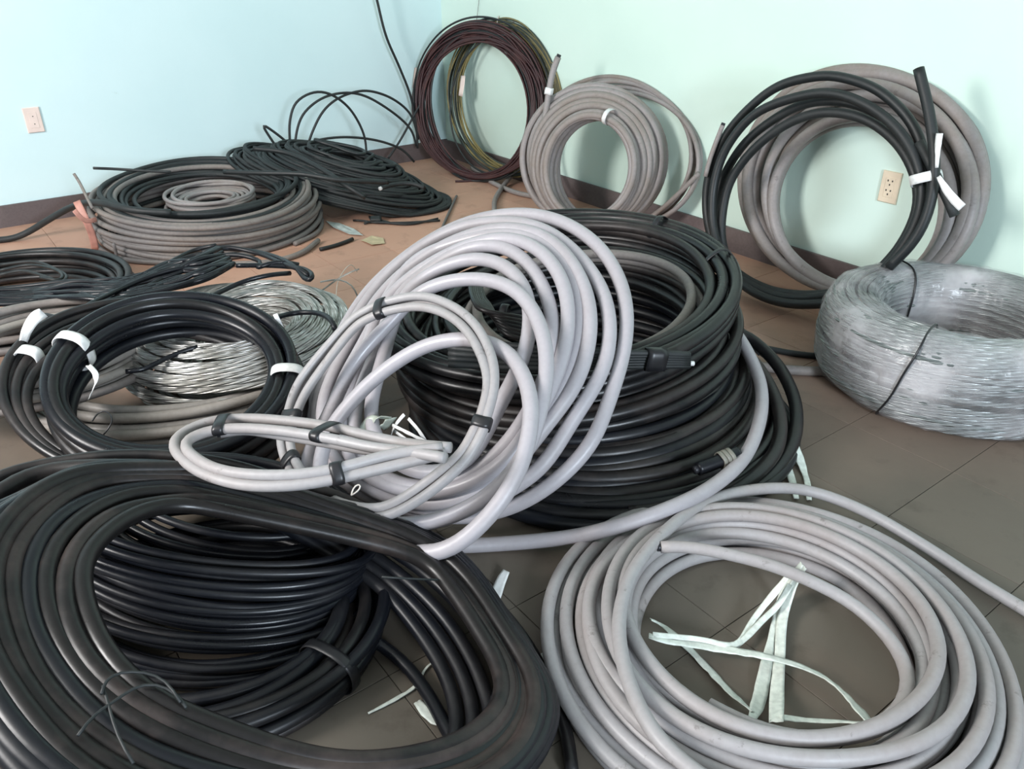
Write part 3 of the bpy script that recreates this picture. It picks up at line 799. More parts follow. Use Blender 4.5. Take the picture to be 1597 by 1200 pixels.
# upper thin black coil inside it
tO = thing('cable_coil', 'thin black cable coil on top, inside the large front black coil', 'cable coil', (-0.55, 1.0, 0.12))
PO = Plane((-0.625, 1.27, 0.0), 90, 78)
PO.u, PO.v = -PO.v, PO.u                                        # long axis runs down the slope to the right
k = 0
for row in range(11):
    f = row / 10.0
    for m in range(4 if row % 3 == 0 else 2):
        q = np.random.RandomState(400 + k)
        R_, minor = .325 - .03 * f - .016 * m, .275 - .135 * f - .016 * m
        tube(tO, 'loop', ring(PO, R_ + q.uniform(-.006, .006), q.uniform(-.012, .012), q.uniform(-.01, .01), .045 + .15 * f + q.uniform(-.006, .006), minor / R_, .006, .009, .01, 400 + k, 80), 0.0088, BLACK, True, 8)
        k += 1
for m in range(8):                                              # turns added behind, under the big coil, to darken the gap
    q = np.random.RandomState(470 + m)
    tube(tO, 'loop', ring(PO, .31 - .012 * m, q.uniform(-.01, .01), .11 + .012 * (m % 4), .10 + .008 * m, .62, .006, .006, .01, 470 + m, 80), 0.0088, BLACK, True, 8)
tP = thing('cable_coil', 'black coil with a dark tape band, lowest inside the large front black coil', 'cable coil', (-0.52, 0.95, 0))
PP = Plane((-0.585, 1.15, 0.0), 180, 90)
pp = []
k = 0
for z in (.0145, .041, .0675):
    for R in (.325, .298, .27, .242):
        q = np.random.RandomState(500 + k)
        P = ring(PP, R + q.uniform(-.006, .006), q.uniform(-.01, .01), q.uniform(-.01, .01), z, .86, .008, .004, .014, 500 + k)
        pp.append(P); tube(tP, 'loop', P, 0.0130, BLACKD if k % 3 == 0 else BLACK, True, 10); k += 1
i = nearest(pp[3], (532, 1090))
c = np.mean([p[np.argmin(np.linalg.norm(p - pp[3][i], axis=1))] for p in pp], 0)
band(tP, 'tape', c, tangent(pp[3], i), UP, 0.045, 0.06, 0.022, TAPE_K)
# cable leaving it across the floor
P = trace(None, [(560, 985), (600, 1010), (640, 1045), (672, 1090), (695, 1135), (712, 1165)], zs=[.05, .02, .013, .013, .013, .013])
tube(tP, 'loose_end', P, 0.0125, BLACK, False, 10)

# ------------------------------------------------------------------ black coil with white tapes (left middle)
RQ = 0.0158
PQ = Plane((-0.875, 1.84, 0.215), 148, 70)
tQ = thing('cable_coil', 'black cable coil bound with two white tapes, lying over the silver wire coil', 'cable coil', (-0.875, 1.84, 0.03))
qs = []
for k, (R, off, du, dv) in enumerate([(.292,.03,0,0),(.268,.028,-.01,-.006),(.246,.02,-.012,-.014),(.296,-.002,.004,-.004),(.272,-.004,-.004,-.008),(.30,-.034,.01,-.014),(.275,-.036,0,-.02),(.298,-.066,.012,-.022),(.272,-.068,.008,-.03)]):
    P = ring(PQ, R, du, dv, off, 1.0, .006, .004, RQ, 600 + k)
    qs.append(P); tube(tQ, 'loop', P, RQ, BLACKD if k % 2 else BLACK, True, 12)
for px in [(124, 556), (432, 578)]:
    i = nearest(qs[0], px)
    near = [p[np.argmin(np.linalg.norm(p - qs[0][i], axis=1))] for p in qs]
    c = np.mean(near[:7], 0)
    rad = qs[0][i] - PQ.c; rad -= PQ.n * (rad @ PQ.n)
    band(tQ, 'tape', c, tangent(qs[0], i), rad, 0.046, 0.054, 0.03, TAPE_W, 'white plastic tape')
i = nearest(qs[0], (150, 580))
ribbon(tQ, 'tape_end', trace(None, [(138, 570), (150, 585), (146, 605), (139, 622)], zs=[.28, .27, .24, .21], step=0.008), 0.014, TAPE_W, None, label='white plastic tape')
P = trace(None, Q_((560, 570), (640, 560), (720, 520), (800, 485), (880, 460)), zs=[.2, .2, .205, .21, .215], step=0.012)
tube(tQ, 'loose_end', P, 0.007, BLACK, False, 8)
P = trace(None, Q_((410,790),(440,750),(480,750),(500,790),(470,840),(450,860)), zs=[.2,.21,.215,.21,.19,.17], step=0.008)
tube(tQ, 'binding_wire', P, 0.002, TAPE_K, False, 6)

# second black coil with white tapes behind it
tV = thing('cable_coil', 'black cable coil at the left edge with a knotted white tape', 'cable coil', (-1.0, 1.95, 0.03))
vs = []
for k in range(5):
    cx, cy, a, b = 238 + 3 * k, 612 + 5 * k, 236 - 7 * k, 140 - 6 * k
    P = trace(PQ, ell(cx, cy, a, b, 4, jit=.01, seed=k), -0.075 - .012 * (k % 2), 0.0135, True, 0.02)
    vs.append(P); tube(tV, 'loop', P, 0.0135, BLACKD, True, 10)
i = nearest(vs[1], (32, 545))
rad = vs[1][i] - np.mean(vs[1], 0)
band(tV, 'tape', (vs[0][i] + vs[4][nearest(vs[4], (45, 550))]) / 2, tangent(vs[1], i), rad, 0.03, 0.024, 0.034, TAPE_W, 'white plastic tape')
ribbon(tV, 'tape_end', trace(None, [(36, 535), (42, 515), (55, 495), (68, 488)], zs=[.26, .30, .33, .34], step=0.008), np.linspace(.02, .034, len(trace(None, [(36, 535), (42, 515), (55, 495), (68, 488)], zs=[.26, .30, .33, .34], step=0.008))), TAPE_W, np.array([.8, .3, .1]), label='white plastic tape')
ribbon(tV, 'tape_end', trace(None, [(30, 556), (34, 575), (36, 598)], zs=[.22, .18, .14], step=0.008), 0.02, TAPE_W, np.array([.9, .2, .1]), label='white plastic tape')
ribbon(tV, 'tape_end', trace(None, [(445, 532), (440, 515), (434, 500), (429, 490)], zs=[.22, .25, .28, .30], step=0.008), 0.013, TAPE_W, np.array([.9, .2, .1]), label='white plastic tape')
i = nearest(vs[0], (446, 530))
band(tV, 'tape', vs[1][nearest(vs[1], (446, 535))], tangent(vs[0], i), vs[0][i] - np.mean(vs[0], 0), 0.022, 0.02, 0.014, TAPE_W, 'white plastic tape')

# ------------------------------------------------------------------ bare silver strand coil (left middle)
def torus_coil(t, c, Rc, hw, hh, n, r, mat, seed, exp=0.8, name='strand', wob=.004, nn=110):
    pl = Plane(c, 180, 90)
    out = []
    for k in range(n):
        a = 2 * math.pi * k / n
        ca, sa = math.cos(a), math.sin(a)
        q = np.random.RandomState(seed + k)
        R = Rc + math.copysign(abs(ca)**exp, ca) * hw + q.uniform(-.003, .003)
        z = hh + math.copysign(abs(sa)**exp, sa) * (hh - r) 
        P = ring(pl, R, q.uniform(-.004, .004), q.uniform(-.004, .004), z, 1.0, wob, wob, r, seed + k, nn)
        out.append(P); tube(t, name, P, r, mat, True, 8)
    return out
tR = thing('wire_coil', 'bare silver aluminium wire coil on the floor under the white-taped black coil', 'wire coil', (-0.80, 2.30, 0))
torus_coil(tR, (-0.84, 2.26, 0), .245, .10, .105, 40, 0.0085, ALU, 700, .85, wob=.010)
for px, zsx in [(((480,470),(520,440),(545,425),(560,420)), [.16,.2,.23,.24]), (((500,440),(530,436),(550,445),(560,470)), [.17,.19,.18,.12])]:
    tube(tR, 'loose_end', trace(None, px, zs=zsx), 0.003, ALU, False, 6)

# tan grey coils beneath
tS = thing('cable_coil', 'tan grey thick cable coil on the floor at left, under the black taped coils', 'cable coil', (-1.02, 2.1, 0))
PS = Plane((-1.02, 2.24, 0), 180, 90)
for k, (R, z, du, dv) in enumerate([(.50,.0145,0,0),(.47,.0145,0,0),(.44,.0145,0,0),(.49,.043,0,0),(.46,.043,0,0),(.475,.072,-.02,0),(.50,.07,0,0),(.445,.074,.01,0),(.46,.10,0,0),(.43,.10,0,.01)]):
    tube(tS, 'loop', ring(PS, R, du, dv, z, .9, .010, .005, .0145, 760 + k), 0.0142, TAN, True, 12)
tS2 = thing('cable_coil', 'small tan grey coil at the left edge behind the knotted white tape', 'cable coil', (-1.38, 2.1, 0.1))
PS2 = Plane((-1.39, 2.13, 0), 180, 90)
for k, (R, z) in enumerate([(.33,.125),(.305,.13),(.28,.132),(.255,.134),(.325,.155),(.30,.16),(.27,.16),(.24,.16),(.31,.188),(.285,.19)]):
    tube(tS2, 'loop', ring(PS2, R, 0, 0, z, 1.0, .010, .006, .0145, 800 + k), 0.0125, TAN if k % 3 else GREYO, True, 12)

# ------------------------------------------------------------------ thin black bundle thrown across the left
tT = thing('cable_bundle', 'loose bundle of thin black cables thrown across the left coils', 'cable bundle', (-1.1, 2.5, 0.1))
lo = Q_((-60,275),(150,260),(330,235),(480,250),(640,215),(800,180),(930,150),(1040,105))
hi = Q_((-60,215),(150,195),(330,165),(500,165),(620,130),(740,80),(860,45),(960,20))
for k in range(20):
    f = k / 19.0; q = np.random.RandomState(900 + k)
    px = [(a[0] * (1 - f) + b[0] * f, a[1] * (1 - f) + b[1] * f + q.uniform(-7, 7)) for a, b in zip(lo, hi)]
    P = trace(None, px, zs=[.17 + q.uniform(-.02, .03), .18, .2 + q.uniform(-.02, .02), .215, .225, .235, .245 + q.uniform(-.01, .02), .25])
    tube(tT, 'strand', P, 0.0082, BLACK, False, 8)
for px in (Q_((860,70),(960,25),(1100,30),(1230,60),(1320,110),(1350,155),(1380,165),(1390,140),(1340,110),(1200,98),(1050,98)),
           Q_((900,40),(1000,15),(1150,45),(1260,90),(1340,120),(1375,150)),
           Q_((930,60),(1060,50),(1160,80),(1140,110),(1230,80),(1330,95)),
           Q_((640,330),(820,290),(950,230),(1080,170),(1200,140),(1290,132)),
           Q_((300,340),(400,270),(520,210),(660,150),(800,110),(1000,85)),
           Q_((330,320),(460,260),(600,235),(760,200),(900,150),(1010,110)),
           Q_((1000,380),(1150,355),(1300,310),(1420,310),(1480,350),(1490,385)),
           Q_((200,320),(350,345),(480,330),(700,290),(860,260))):
    P = trace(None, px, zs=[.24 + .01 * math.sin(2.1 * i) for i in range(len(px))])
    tube(tT, 'strand', P, 0.0082, BLACK, False, 8)

# coil at the far left edge
tU = thing('cable_coil', 'dark old cable coil flat on the floor at the left edge near the wall', 'cable coil', (-1.9, 2.85, 0))
PU = Plane((-1.86, 2.78, 0), 180, 90)
for k, (R, z) in enumerate([(.44,.014),(.41,.014),(.38,.014),(.35,.014),(.43,.042),(.40,.042),(.37,.042),(.42,.07),(.39,.07),(.36,.07),(.41,.098),(.385,.098),(.33,.05),(.31,.03)]):
    q = np.random.RandomState(950 + k)
    tube(tU, 'loop', ring(PU, R, q.uniform(-.015, .015), q.uniform(-.01, .01), z, .92, .012, .006, .014, 950 + k), 0.0136, GREYO if k in (0, 4) else BLACKD, True, 10)
for k, px in enumerate((Q_((0,120),(120,95),(230,110),(280,140),(260,165),(180,150)), Q_((0,95),(150,80),(260,120),(300,150),(280,170)), Q_((0,140),(90,120),(180,140),(250,165)))):
    tube(tU, 'strand', trace(None, px, zs=[.12 + .004 * i for i in range(len(px))]), 0.006, BLACKM, False, 8)

# ------------------------------------------------------------------ back left: old grey coil by the wall
tA = thing('cable_coil', 'big old grey and black cable coil flat on the floor by the left wall', 'cable coil', (-1.47, 3.76, 0))
PA = Plane((-1.45, 3.77, 0.0), 132, 86)
k = 0
for z in np.arange(.013, .205, .0245):
    for R in (.505, .479, .453, .427):
        q = np.random.RandomState(1000 + k)
        if R < .46 and 0.06 < z < .16: k += 1; continue
        top = z > .2
        tube(tA, 'loop', ring(PA, R + q.uniform(-.012, .012) - max(0, z - .10) * .25, q.uniform(-.012, .012), q.uniform(-.012, .012), z, .97, .012, .012, .013, 1000 + k, 80), 0.0125, (BLACKM if (k * 7) % 3 == 0 else GREYO) if R < .47 else GREYO, True, 8)
        k += 1
for kk in range(7):
    q = np.random.RandomState(1080 + kk)
    tube(tA, 'loop', ring(PA, .43 - .017 * kk, q.uniform(-.02, .02), .045 - .006 * kk + q.uniform(-.015, .015), .212 - .010 * kk, .95, .014, .010, .013, 1080 + kk, 80), 0.0115, BLACKM, True, 8)
P = trace(None, T_((-40,785),(60,775),(130,745),(220,690),(310,640),(380,618),(450,618),(540,640),(640,655),(760,660)), zs=[.016,.016,.04,.10,.16,.21,.23,.23,.22,.21])
tube(tA, 'loose_end', P, 0.0145, BLACKM, False, 10)
P = trace(None, T_((328,487),(350,520),(380,580),(410,640)), zs=[.36,.33,.29,.26]); tube(tA, 'loose_end', P, 0.006, GREYO, False, 8)
P = trace(None, T_((415,463),(500,466),(640,475),(760,480)), zs=[.36,.345,.33,.32]); tube(tA, 'loose_end', P, 0.006, BLACKM, False, 8)
P = trace(None, T_((1300,560),(1380,620),(1430,690),(1410,750),(1310,800)), zs=[.10,.04,.014,.012,.012]); tube(tA, 'loop', P, 0.011, GREYO, False, 8)
P = trace(None, T_((1415,785),(1340,840),(1200,880),(1000,890)), zs=[.014,.014,.014,.014]); tube(tA, 'loop', P, 0.012, GREYO, False, 8)
ribbon(tA, 'tie', trace(None, T_((340,610),(380,690),(410,760),(425,830)), zs=[.25,.18,.1,.02]), 0.03, COPPER, np.array([.9, .3, .2]), label='pinkish cloth tie')
ribbon(tA, 'tie', trace(None, T_((330,650),(380,705),(430,690)), zs=[.24,.18,.18]), 0.02, COPPER, np.array([.2, .3, .9]), label='pinkish cloth tie')
P = trace(None, T_((505,800),(520,860),(505,920),(490,960)), zs=[.1,.03,.01,.008]); tube(tA, 'loose_end', P, 0.007, GREYO, False, 8)
tA2 = thing('cable_coil', 'small grey stranded coil inside the big old coil by the left wall', 'cable coil', (-1.45, 3.85, 0))
PA2 = Plane((-1.46, 3.85, 0.0), 180, 90)
for k in range(14):
    q = np.random.RandomState(1100 + k)
    tube(tA2, 'loop', ring(PA2, .20 - .017 * (k % 6), q.uniform(-.01, .01), q.uniform(-.01, .01), .012 + .026 * (k // 6) + .09, 1.0, .008, .006, .012, 1100 + k, 64), 0.0095, GREYD, True, 8)

# back: thin black coil with springing loops
tB = thing('cable_coil', 'thin black cable coil slumped at the foot of the left wall with springing loops above', 'cable coil', (-0.92, 4.3, 0))
PB = Plane((-0.88, 4.22, 0.165), 95, 76)
for k in range(54):
    q = np.random.RandomState(1200 + k)
    tube(tB, 'loop', ring(PB, .335 - .0048 * k + q.uniform(-.012, .012), q.uniform(-.025, .025), q.uniform(-.05, .05), -.075 + .0034 * k + q.uniform(-.02, .02), 1.72, .018, .010, .0105, 1200 + k, 72), 0.0098, BLACKM, True, 8)
PLW = Plane(CORNER + NL * 0.34 - UP * 0, 143, 0)
for px in (W_((265,700),(262,620),(262,540),(290,455),(370,410),(450,422),(530,485),(585,580),(602,660),(600,760)),
           W_((285,690),(290,600),(320,510),(400,440),(500,413),(600,428),(720,500),(800,575),(825,650)),
           W_((335,690),(350,620),(400,510),(460,448),(540,412),(620,405),(720,440),(800,510),(835,620)),
           W_((300,690),(360,632),(500,610),(650,625),(760,665),(815,720)),
           W_((280,660),(210,600),(140,553),(160,590),(200,650))):
    P = np.array([PLW.hit(x, y, -.02) for x, y in px])
    tube(tB, 'loose_loop', smooth(spline(P, False, .02), False), 0.0068, BLACKM, False, 8)
PLW2 = Plane(CORNER + NL * 0.10, 143, 0)
P = np.array([PLW2.hit(x, y, 0) for x, y in W_((560,-900),(600,-400),(630,-90),(650,0),(690,160),(750,300),(800,430),(825,560),(830,660))])
tube(tB, 'loose_end', smooth(spline(P, False, .02), False), 0.0075, BLACKM, False, 8)
P = np.array([PLW2.hit(x, y, 0.05) for x, y in W_((700,705),(750,630),(800,540),(850,450))])
tube(tB, 'loose_end', smooth(spline(P, False, .02), False), 0.0068, BLACKM, False, 8)
P = trace(None, W_((100,660),(250,680),(400,750),(520,830),(600,880)), zs=[.33,.31,.27,.22,.17]); tube(tB, 'loop', P, 0.0125, BLACKM, False, 8)
P = trace(None, W_((-30,765),(150,770),(320,775),(480,800),(700,810)), zs=[.27,.28,.28,.26,.22]); tube(tB, 'loop', P, 0.012, BLACKM, False, 8)
P = trace(None, W_((668,838),(720,822),(800,815),(860,835)), zs=[.17,.17,.165,.15]); tube(tB, 'loose_end', P, 0.011, BLACKM, False, 8); cut_end(tB, P, 0.011, TAPE_W, True, .01, .9)

# ------------------------------------------------------------------ brown and green wire coils in the corner
bc = at(760, 282, 0.01)
PC = Plane(bc, 222, 11)
tC1 = thing('wire_coil', 'reddish brown thin wire coil standing upright in the room corner', 'wire coil', (bc[0], bc[1], 0))
for k in range(56):
    q = np.random.RandomState(1300 + k)
    cx, cy = 747 + q.uniform(-8, 8), 160 + q.uniform(-5, 5)
    a, b = 92 + q.uniform(-12, 9), 119 + q.uniform(-13, 4)
    P = trace(PC, ell(cx, cy + (119 - b) * .6, a, b, -6 + q.uniform(-5, 5), 26, .012, k), q.uniform(-.012, .045), .007, True, .03)
    tube(tC1, 'loop', P, 0.0055, BROWN if k % 5 else BLACKM, True, 6)
P = trace(PC, ell(752, 155, 108, 128, -5, 26, .01, 3), .02, .007, True, .03); tube(tC1, 'loop', P, 0.0055, BLACKM, True, 6)
P = trace(PC, ell(775, 163, 72, 110, 6, 26, .01, 4), .03, .007, True, .03); tube(tC1, 'loop', P, 0.0055, BLACKM, True, 6)
tC2 = thing('wire_coil', 'olive and dark green wire coil with a string tie, standing behind the brown one', 'wire coil', (bc[0], bc[1] + .08, 0))
c2 = []
for k in range(22):
    q = np.random.RandomState(1400 + k)
    P = trace(PC, ell(797 + q.uniform(-8, 5), 153 + q.uniform(-3, 3), 90 + q.uniform(-10, 6), 118 + q.uniform(-10, 6), -6 + q.uniform(-4, 4), 26, .01, k), -.055 + q.uniform(-.022, .015), .007, True, .03)
    c2.append(P); tube(tC2, 'loop', P, 0.0055, YELLOW if k % 2 == 0 else GREEN, True, 6)
P = trace(PC, W_((1090,100),(1140,82),(1200,88),(1260,110),(1330,170),(1400,260),(1450,380)), -.06, .007); tube(tC2, 'loop', P, .006, BLACKM, False, 6)
i = nearest(c2[0], (803, 48))
for s in (-.012, .0, .014):
    j = (i + int(s * 400)) % len(c2[0])
    band(tC2, 'string_tie', c2[0][j], tangent(c2[0], j) + np.array([0, 0, s * 8]), PC.n, .030, .028, .006, STRING, 'off-white string')
ribbon(tC2, 'paper_tag', trace(PC, [(646, 105), (645, 120), (644, 137)], -.02), .045, PINKP, PC.u, label='pinkish paper label')
ribbon(tC2, 'paper_tag', trace(PC, [(722, 118), (721, 132), (718, 150)], -.02), .036, PINKP, PC.u, label='pinkish paper label')

# thin wire on the wall above
P = np.array([Plane(CORNER + NR * 0.012, 233, 0).hit(x, y) for x, y in ((756, -220), (748, -20), (746, 10), (743, 34))])
o = tube(None, 'wall_wire', spline(P, False, .02), .0016, GREYO, False, 6); tag(o, 'thin wire hanging down the wall above the corner coil', 'wire')

# ------------------------------------------------------------------ grey coils leaning on the right wall
PDp = Plane((0.375, 3.77, 0.33), 205, 12)
RD = 0.0172
tD = thing('cable_coil', 'small grey cable coil with whitish tape, standing before the larger grey coil', 'cable coil', (0.35, 3.72, 0))
dd = []
def d_loop(f, seed, back=0.0, sx=0.0):
    """f runs from the small front ring to the big rear ring"""
    q = np.random.RandomState(seed)
    cx = 917 + 10 * f + sx + q.uniform(-3, 3); cy = 263 - 20 * f + q.uniform(-3, 3)
    a, b = 68 + 40 * f + q.uniform(-2, 2), 84 + 26 * f + q.uniform(-2, 2)
    return trace(PDp, ell(cx, cy, a, b, 8, 28, .012, seed), .13 - .15 * f - back, RD, True, .025)
for k, (f, back, sx) in enumerate([(0, 0, 0), (.12, .0, 2), (.0, .035, 8), (.1, .036, 6), (.0, .07, 14), (.1, .072, 12), (.0, .105, 20), (.1, .107, 18), (.22, .035, 4), (-.08, .018, 2)]):
    P = d_loop(f, 1500 + k, back, sx); dd.append(P)
    tube(tD, 'loop', P, RD * .86, GREYD, True, 10)
for px in D_((600, 530), (450, 1010), (510, 1085)):
    i = nearest(dd[0], px); rad = dd[0][i] - PDp.c; rad -= PDp.n * (rad @ PDp.n)
    near = [p[np.argmin(np.linalg.norm(p - dd[0][i], axis=1))] for p in dd[:6]]
    band(tD, 'tape', np.mean(near, 0), tangent(dd[0], i), PDp.n, .075, .034, .018, TAPE_W, 'whitish tape')
tD2 = thing('cable_coil', 'larger grey coil leaning on the right wall behind the small taped grey coil', 'cable coil', (0.42, 3.8, 0))
for k in range(12):
    f = [.38, .5, .62, .74, .86, 1.0, .56, .68, .8, .92, .98, .44][k]
    tube(tD2, 'loop', d_loop(f, 1550 + k, [0, 0, 0, 0, 0, 0, .04, .04, .04, .04, .045, .04][k], [0, 3, 3, 0, 2, 0, 8, 8, 8, 8, 4, 8][k]), RD, GREYD, True, 10)
P = trace(PDp, D_((255,560),(265,480),(280,380),(300,250),(320,170),(345,110)), .02, RD); tube(tD2, 'loose_end', P, RD * .85, GREYD, False, 10)
n = len(P)
tube(tD2, 'cap', P[-4:] + (P[-1] - P[-2]) * .5, RD * .6, COREK, False, 8, label='black cut end')
band(tD2, 'tape', P[-7], P[-4] - P[-9], PDp.n, RD * .95, RD * .95, .03, TAPE_W, 'whitish tape')
P = trace(None, [(736, 262), (765, 283), (800, 299), (830, 306), (860, 312)], zs=[.015] * 5); tube(tD2, 'loose_end', P, .0135, GREYD, False, 10)
P = trace(None, [(771, 331), (772, 312), (785, 290), (805, 268), (835, 250), (862, 240)], zs=[.015, .015, .02, .06, .12, .18]); tube(tD2, 'loose_end', P, .0135, GREYD, False, 10)
tEE = thing('cable_coil', 'slim grey cable loops leaning on the wall between the grey coil and the black loops', 'cable coil', (0.6, 3.65, 0))
PE = Plane(at(1000, 362, 0.0), 228, 14)
for k, (cx, cy, a, b, rot) in enumerate([(962,240,134,116,0),(955,238,130,118,3),(966,246,128,110,4),(958,240,122,112,0),(970,248,120,105,6)]):
    tube(tEE, 'loop', trace(PE, ell(cx, cy, a, b, rot, 28, .012, k), .015 * k - .03, .011, True, .025), .0105, GREYD, True, 10)
P = trace(PE, D_((1180,800),(1080,900),(960,1010),(850,1090)), .05, .011); tube(tEE, 'loop', P, .011, GREYD, False, 10)

# ------------------------------------------------------------------ upright black loops and thick grey loops, right
PG = Plane(at(1290, 470, 0.0), 233, 13)
tG = thing('cable_coil', 'very thick grey cable loops leaning on the right wall behind the black loops', 'cable coil', tuple(at(1290, 470, 0)))
RG = 0.0215
for k in range(10):
    f = [0, .2, .42, .62, .8, 1.0, .5, .1, .72, .92][k]
    cx = 835 + 15 * f + [0, 6, -6, 4, -4, 0, 40, 10, -20, 12][k]; a = 400 + 160 * f; top = 380 - 240 * f; bot = 1170 + 10 * f
    px = ell(1060 + .3363 * cx, 60 + .3363 * (top + bot) / 2, .3363 * a, .3363 * (bot - top) / 2, 3 * f, 30, .006, k)
    tube(tG, 'loop', trace(PG, px, [.0, .04, .0, .04, .0, .0, .07, .075, .075, .04][k], RG, True, .025), RG, GREYD, True, 12)
PF = Plane((1.03, 2.82, 0.42), 230, 10)
tF = thing('cable_coil', 'black thick-cable loops with a white tie standing upright against the right wall', 'cable coil', tuple(at(1240, 485, 0)))
RF = 0.0165
f1 = F_((940,1070),(1080,900),(1140,700),(1128,520),(1060,370),(920,240),(760,182),(640,175),(460,220),(320,325),(210,455),(145,600),(122,740),(135,880),(180,1010),(260,1115),(400,1190),(600,1215),(800,1180))
f2 = F_((960,1060),(1085,880),(1125,720),(1095,560),(1000,410),(850,300),(680,252),(480,290),(330,365),(215,510),(165,650),(150,790),(165,920),(215,1050),(300,1150),(430,1215),(600,1235),(800,1200))
f3 = F_((970,1030),(1075,870),(1108,730),(1075,590),(990,465),(860,375),(700,342),(560,368),(430,440),(310,550),(232,670),(200,800),(195,930),(235,1055),(320,1140),(450,1195),(600,1205),(800,1160))
f4 = F_((950,1050),(1070,890),(1118,740),(1085,560),(1010,430),(880,330),(720,290),(560,310),(400,400),(290,500),(200,650),(160,800),(175,930),(225,1040),(300,1110),(430,1170),(600,1190),(800,1160))
ff = []
for px, off in ((f1, 0.0), (f2, 0.036), (f3, 0.0), (f4, -.035)):
    P = trace(PF, px, off, RF, True, .02); ff.append(P); tube(tF, 'loop', P, RF, BLACKM, True, 12)
P = trace(PF, F_((1108,140),(1125,210),(1150,310),(1172,440),(1182,560),(1175,700),(1140,840),(1070,960),(970,1060)), .055, RF); tube(tF, 'loose_end', P, RF, BLACKM, False, 12)
stub = P
P = trace(PF, F_((1110,480),(1160,580),(1200,660),(1240,740),(1275,822)), .03, RF); tube(tF, 'loose_end', P, RF * .9, BLACKM, False, 12)
P = trace(PF, F_((200,402),(185,440),(165,490),(140,560),(120,640)), .03, RF); tube(tF, 'loose_end', P, RF * .55, GREYD, False, 10)
tube(tF, 'cap', P[:3] + (P[0] - P[1]) * .5, RF * .5, COREK, False, 8, label='black cut end')
i = nearest(stub, F_((1180, 620))[0]); 
band(tF, 'tie', PF.hit(*F_((1143, 650))[0], .03), tangent(stub, i) + .25 * PF.u, PF.u, .040, .05, .030, TAPE_W, 'white plastic tie')
def rib2(parent, px, off, w, name='tie_end', mat=TAPE_W):
    P = trace(PF, px, off, 0.01, step=.01); n = len(P)
    wid = np.interp(np.linspace(0, 1, n), np.linspace(0, 1, len(w)), w)
    return ribbon(parent, name, P, wid, mat, PF.u + .4 * PF.v, label='white plastic tie')
rib2(tF, F_((1200,640),(1235,700),(1275,750),(1310,785)), .09, [.012, .022, .026, .026])
rib2(tF, F_((1192,600),(1196,540),(1198,490),(1206,440)), .085, [.010, .013, .02, .02])

# ------------------------------------------------------------------ plastic wrapped aluminium coil, right
tH = thing('wire_coil', 'aluminium strand coil wrapped in clear plastic film, tied with black cord', 'wire coil', (1.33, 2.2, 0))
HC = (1.36, 2.22, 0)
torus_coil(tH, HC, .308, .088, .137, 50, 0.0068, ALUW, 1700, .72, wob=.002)
V = []; n1, n2 = 120, 40
q = np.random.RandomState(5)
bump = q.randn(n1, n2)
for _ in range(3):
    bump = (bump + np.roll(bump, 1, 0) + np.roll(bump, -1, 0) + np.roll(bump, 1, 1) + np.roll(bump, -1, 1)) / 5
bump2 = q.randn(n1)[:, None] * np.ones((1, n2))
for i in range(n1):
    th = 2 * math.pi * i / n1
    for j in range(n2):
        a = 2 * math.pi * j / n2
        ca, sa = math.cos(a), math.sin(a)
        R = .308 + math.copysign(abs(ca)**.72, ca) * (.088 + .0105 + .010 * bump[i, j] + .0012 * bump2[i, 0])
        z = .138 + math.copysign(abs(sa)**.72, sa) * (.137 + .0045 + .008 * bump[i, j] + .0010 * bump2[i, 0])
        V.append((HC[0] + R * math.cos(th), HC[1] + R * math.sin(th), max(.001, z)))
ii = np.arange(n1)[:, None]; jj = np.arange(n2)[None, :]
Fq = np.stack([ii * n2 + jj, ((ii + 1) % n1) * n2 + jj, ((ii + 1) % n1) * n2 + (jj + 1) % n2, ii * n2 + (jj + 1) % n2], -1).reshape(-1, 4)
mesh_obj('plastic_film', np.array(V), Fq, FILM, tH, None, True, label='crinkled clear plastic film')
def cord(th, name='cord', tw=0.0):
    P = []
    for j in range(48):
        a = 2 * math.pi * j / 48; ca, sa = math.cos(a), math.sin(a)
        R = .308 + math.copysign(abs(ca)**.72, ca) * .103; z = .139 + math.copysign(abs(sa)**.72, sa) * .147
        t2 = th + tw * math.sin(a) + .03 * math.sin(2 * a + 1)
        P.append((HC[0] + R * math.cos(t2), HC[1] + R * math.sin(t2), max(.004, z)))
    tube(tH, name, smooth(np.array(P), True, 1), .0032, TAPE_K, True, 6, label='black binding cord')
cord(math.radians(222), tw=.10)
cord(math.radians(106), tw=-.05)

# ------------------------------------------------------------------ scraps and litter on the floor
def scrap_tube(name, label, px, r, mat, cat='cable scrap', zs=None):
    P = trace(None, px, zs=zs or [r * 1.0 + .001] * len(px))
    o = tube(None, name, P, r, mat, False, 8); return tag(o, label, cat, 'cable scraps on the floor')
scrap_tube('cable_scrap', 'short black cable scrap on the floor beside the old grey coil', [(499, 389), (520, 384), (535, 379), (550, 373)], .009, BLACKM)
scrap_tube('cable_scrap', 'thin dark cable scrap on the floor in front of the corner coil', [(712, 306), (702, 328), (692, 350), (683, 372)], .007, GREYO)
scrap_tube('cable_scrap', 'thin brown cable scrap on the floor below the corner coils', [(710, 283), (735, 282), (765, 278)], .006, BROWN)
tF1 = thing('frayed_scrap', 'frayed black cable scrap with splayed wires near the thin black coil', 'cable scrap', tuple(at(590, 343, 0)))
for px in ([(551, 344), (565, 344), (578, 347), (600, 348)], [(568, 349), (580, 345), (600, 347)], [(576, 338), (583, 346), (605, 348), (640, 350), (683, 341)], [(584, 337), (592, 343), (610, 348)], [(600, 348), (640, 347), (686, 344)]):
    tube(tF1, 'strand', trace(None, px, zs=[.008 + .004 * (i == 1) for i in range(len(px))]), .0055, BLACKM, False, 6)
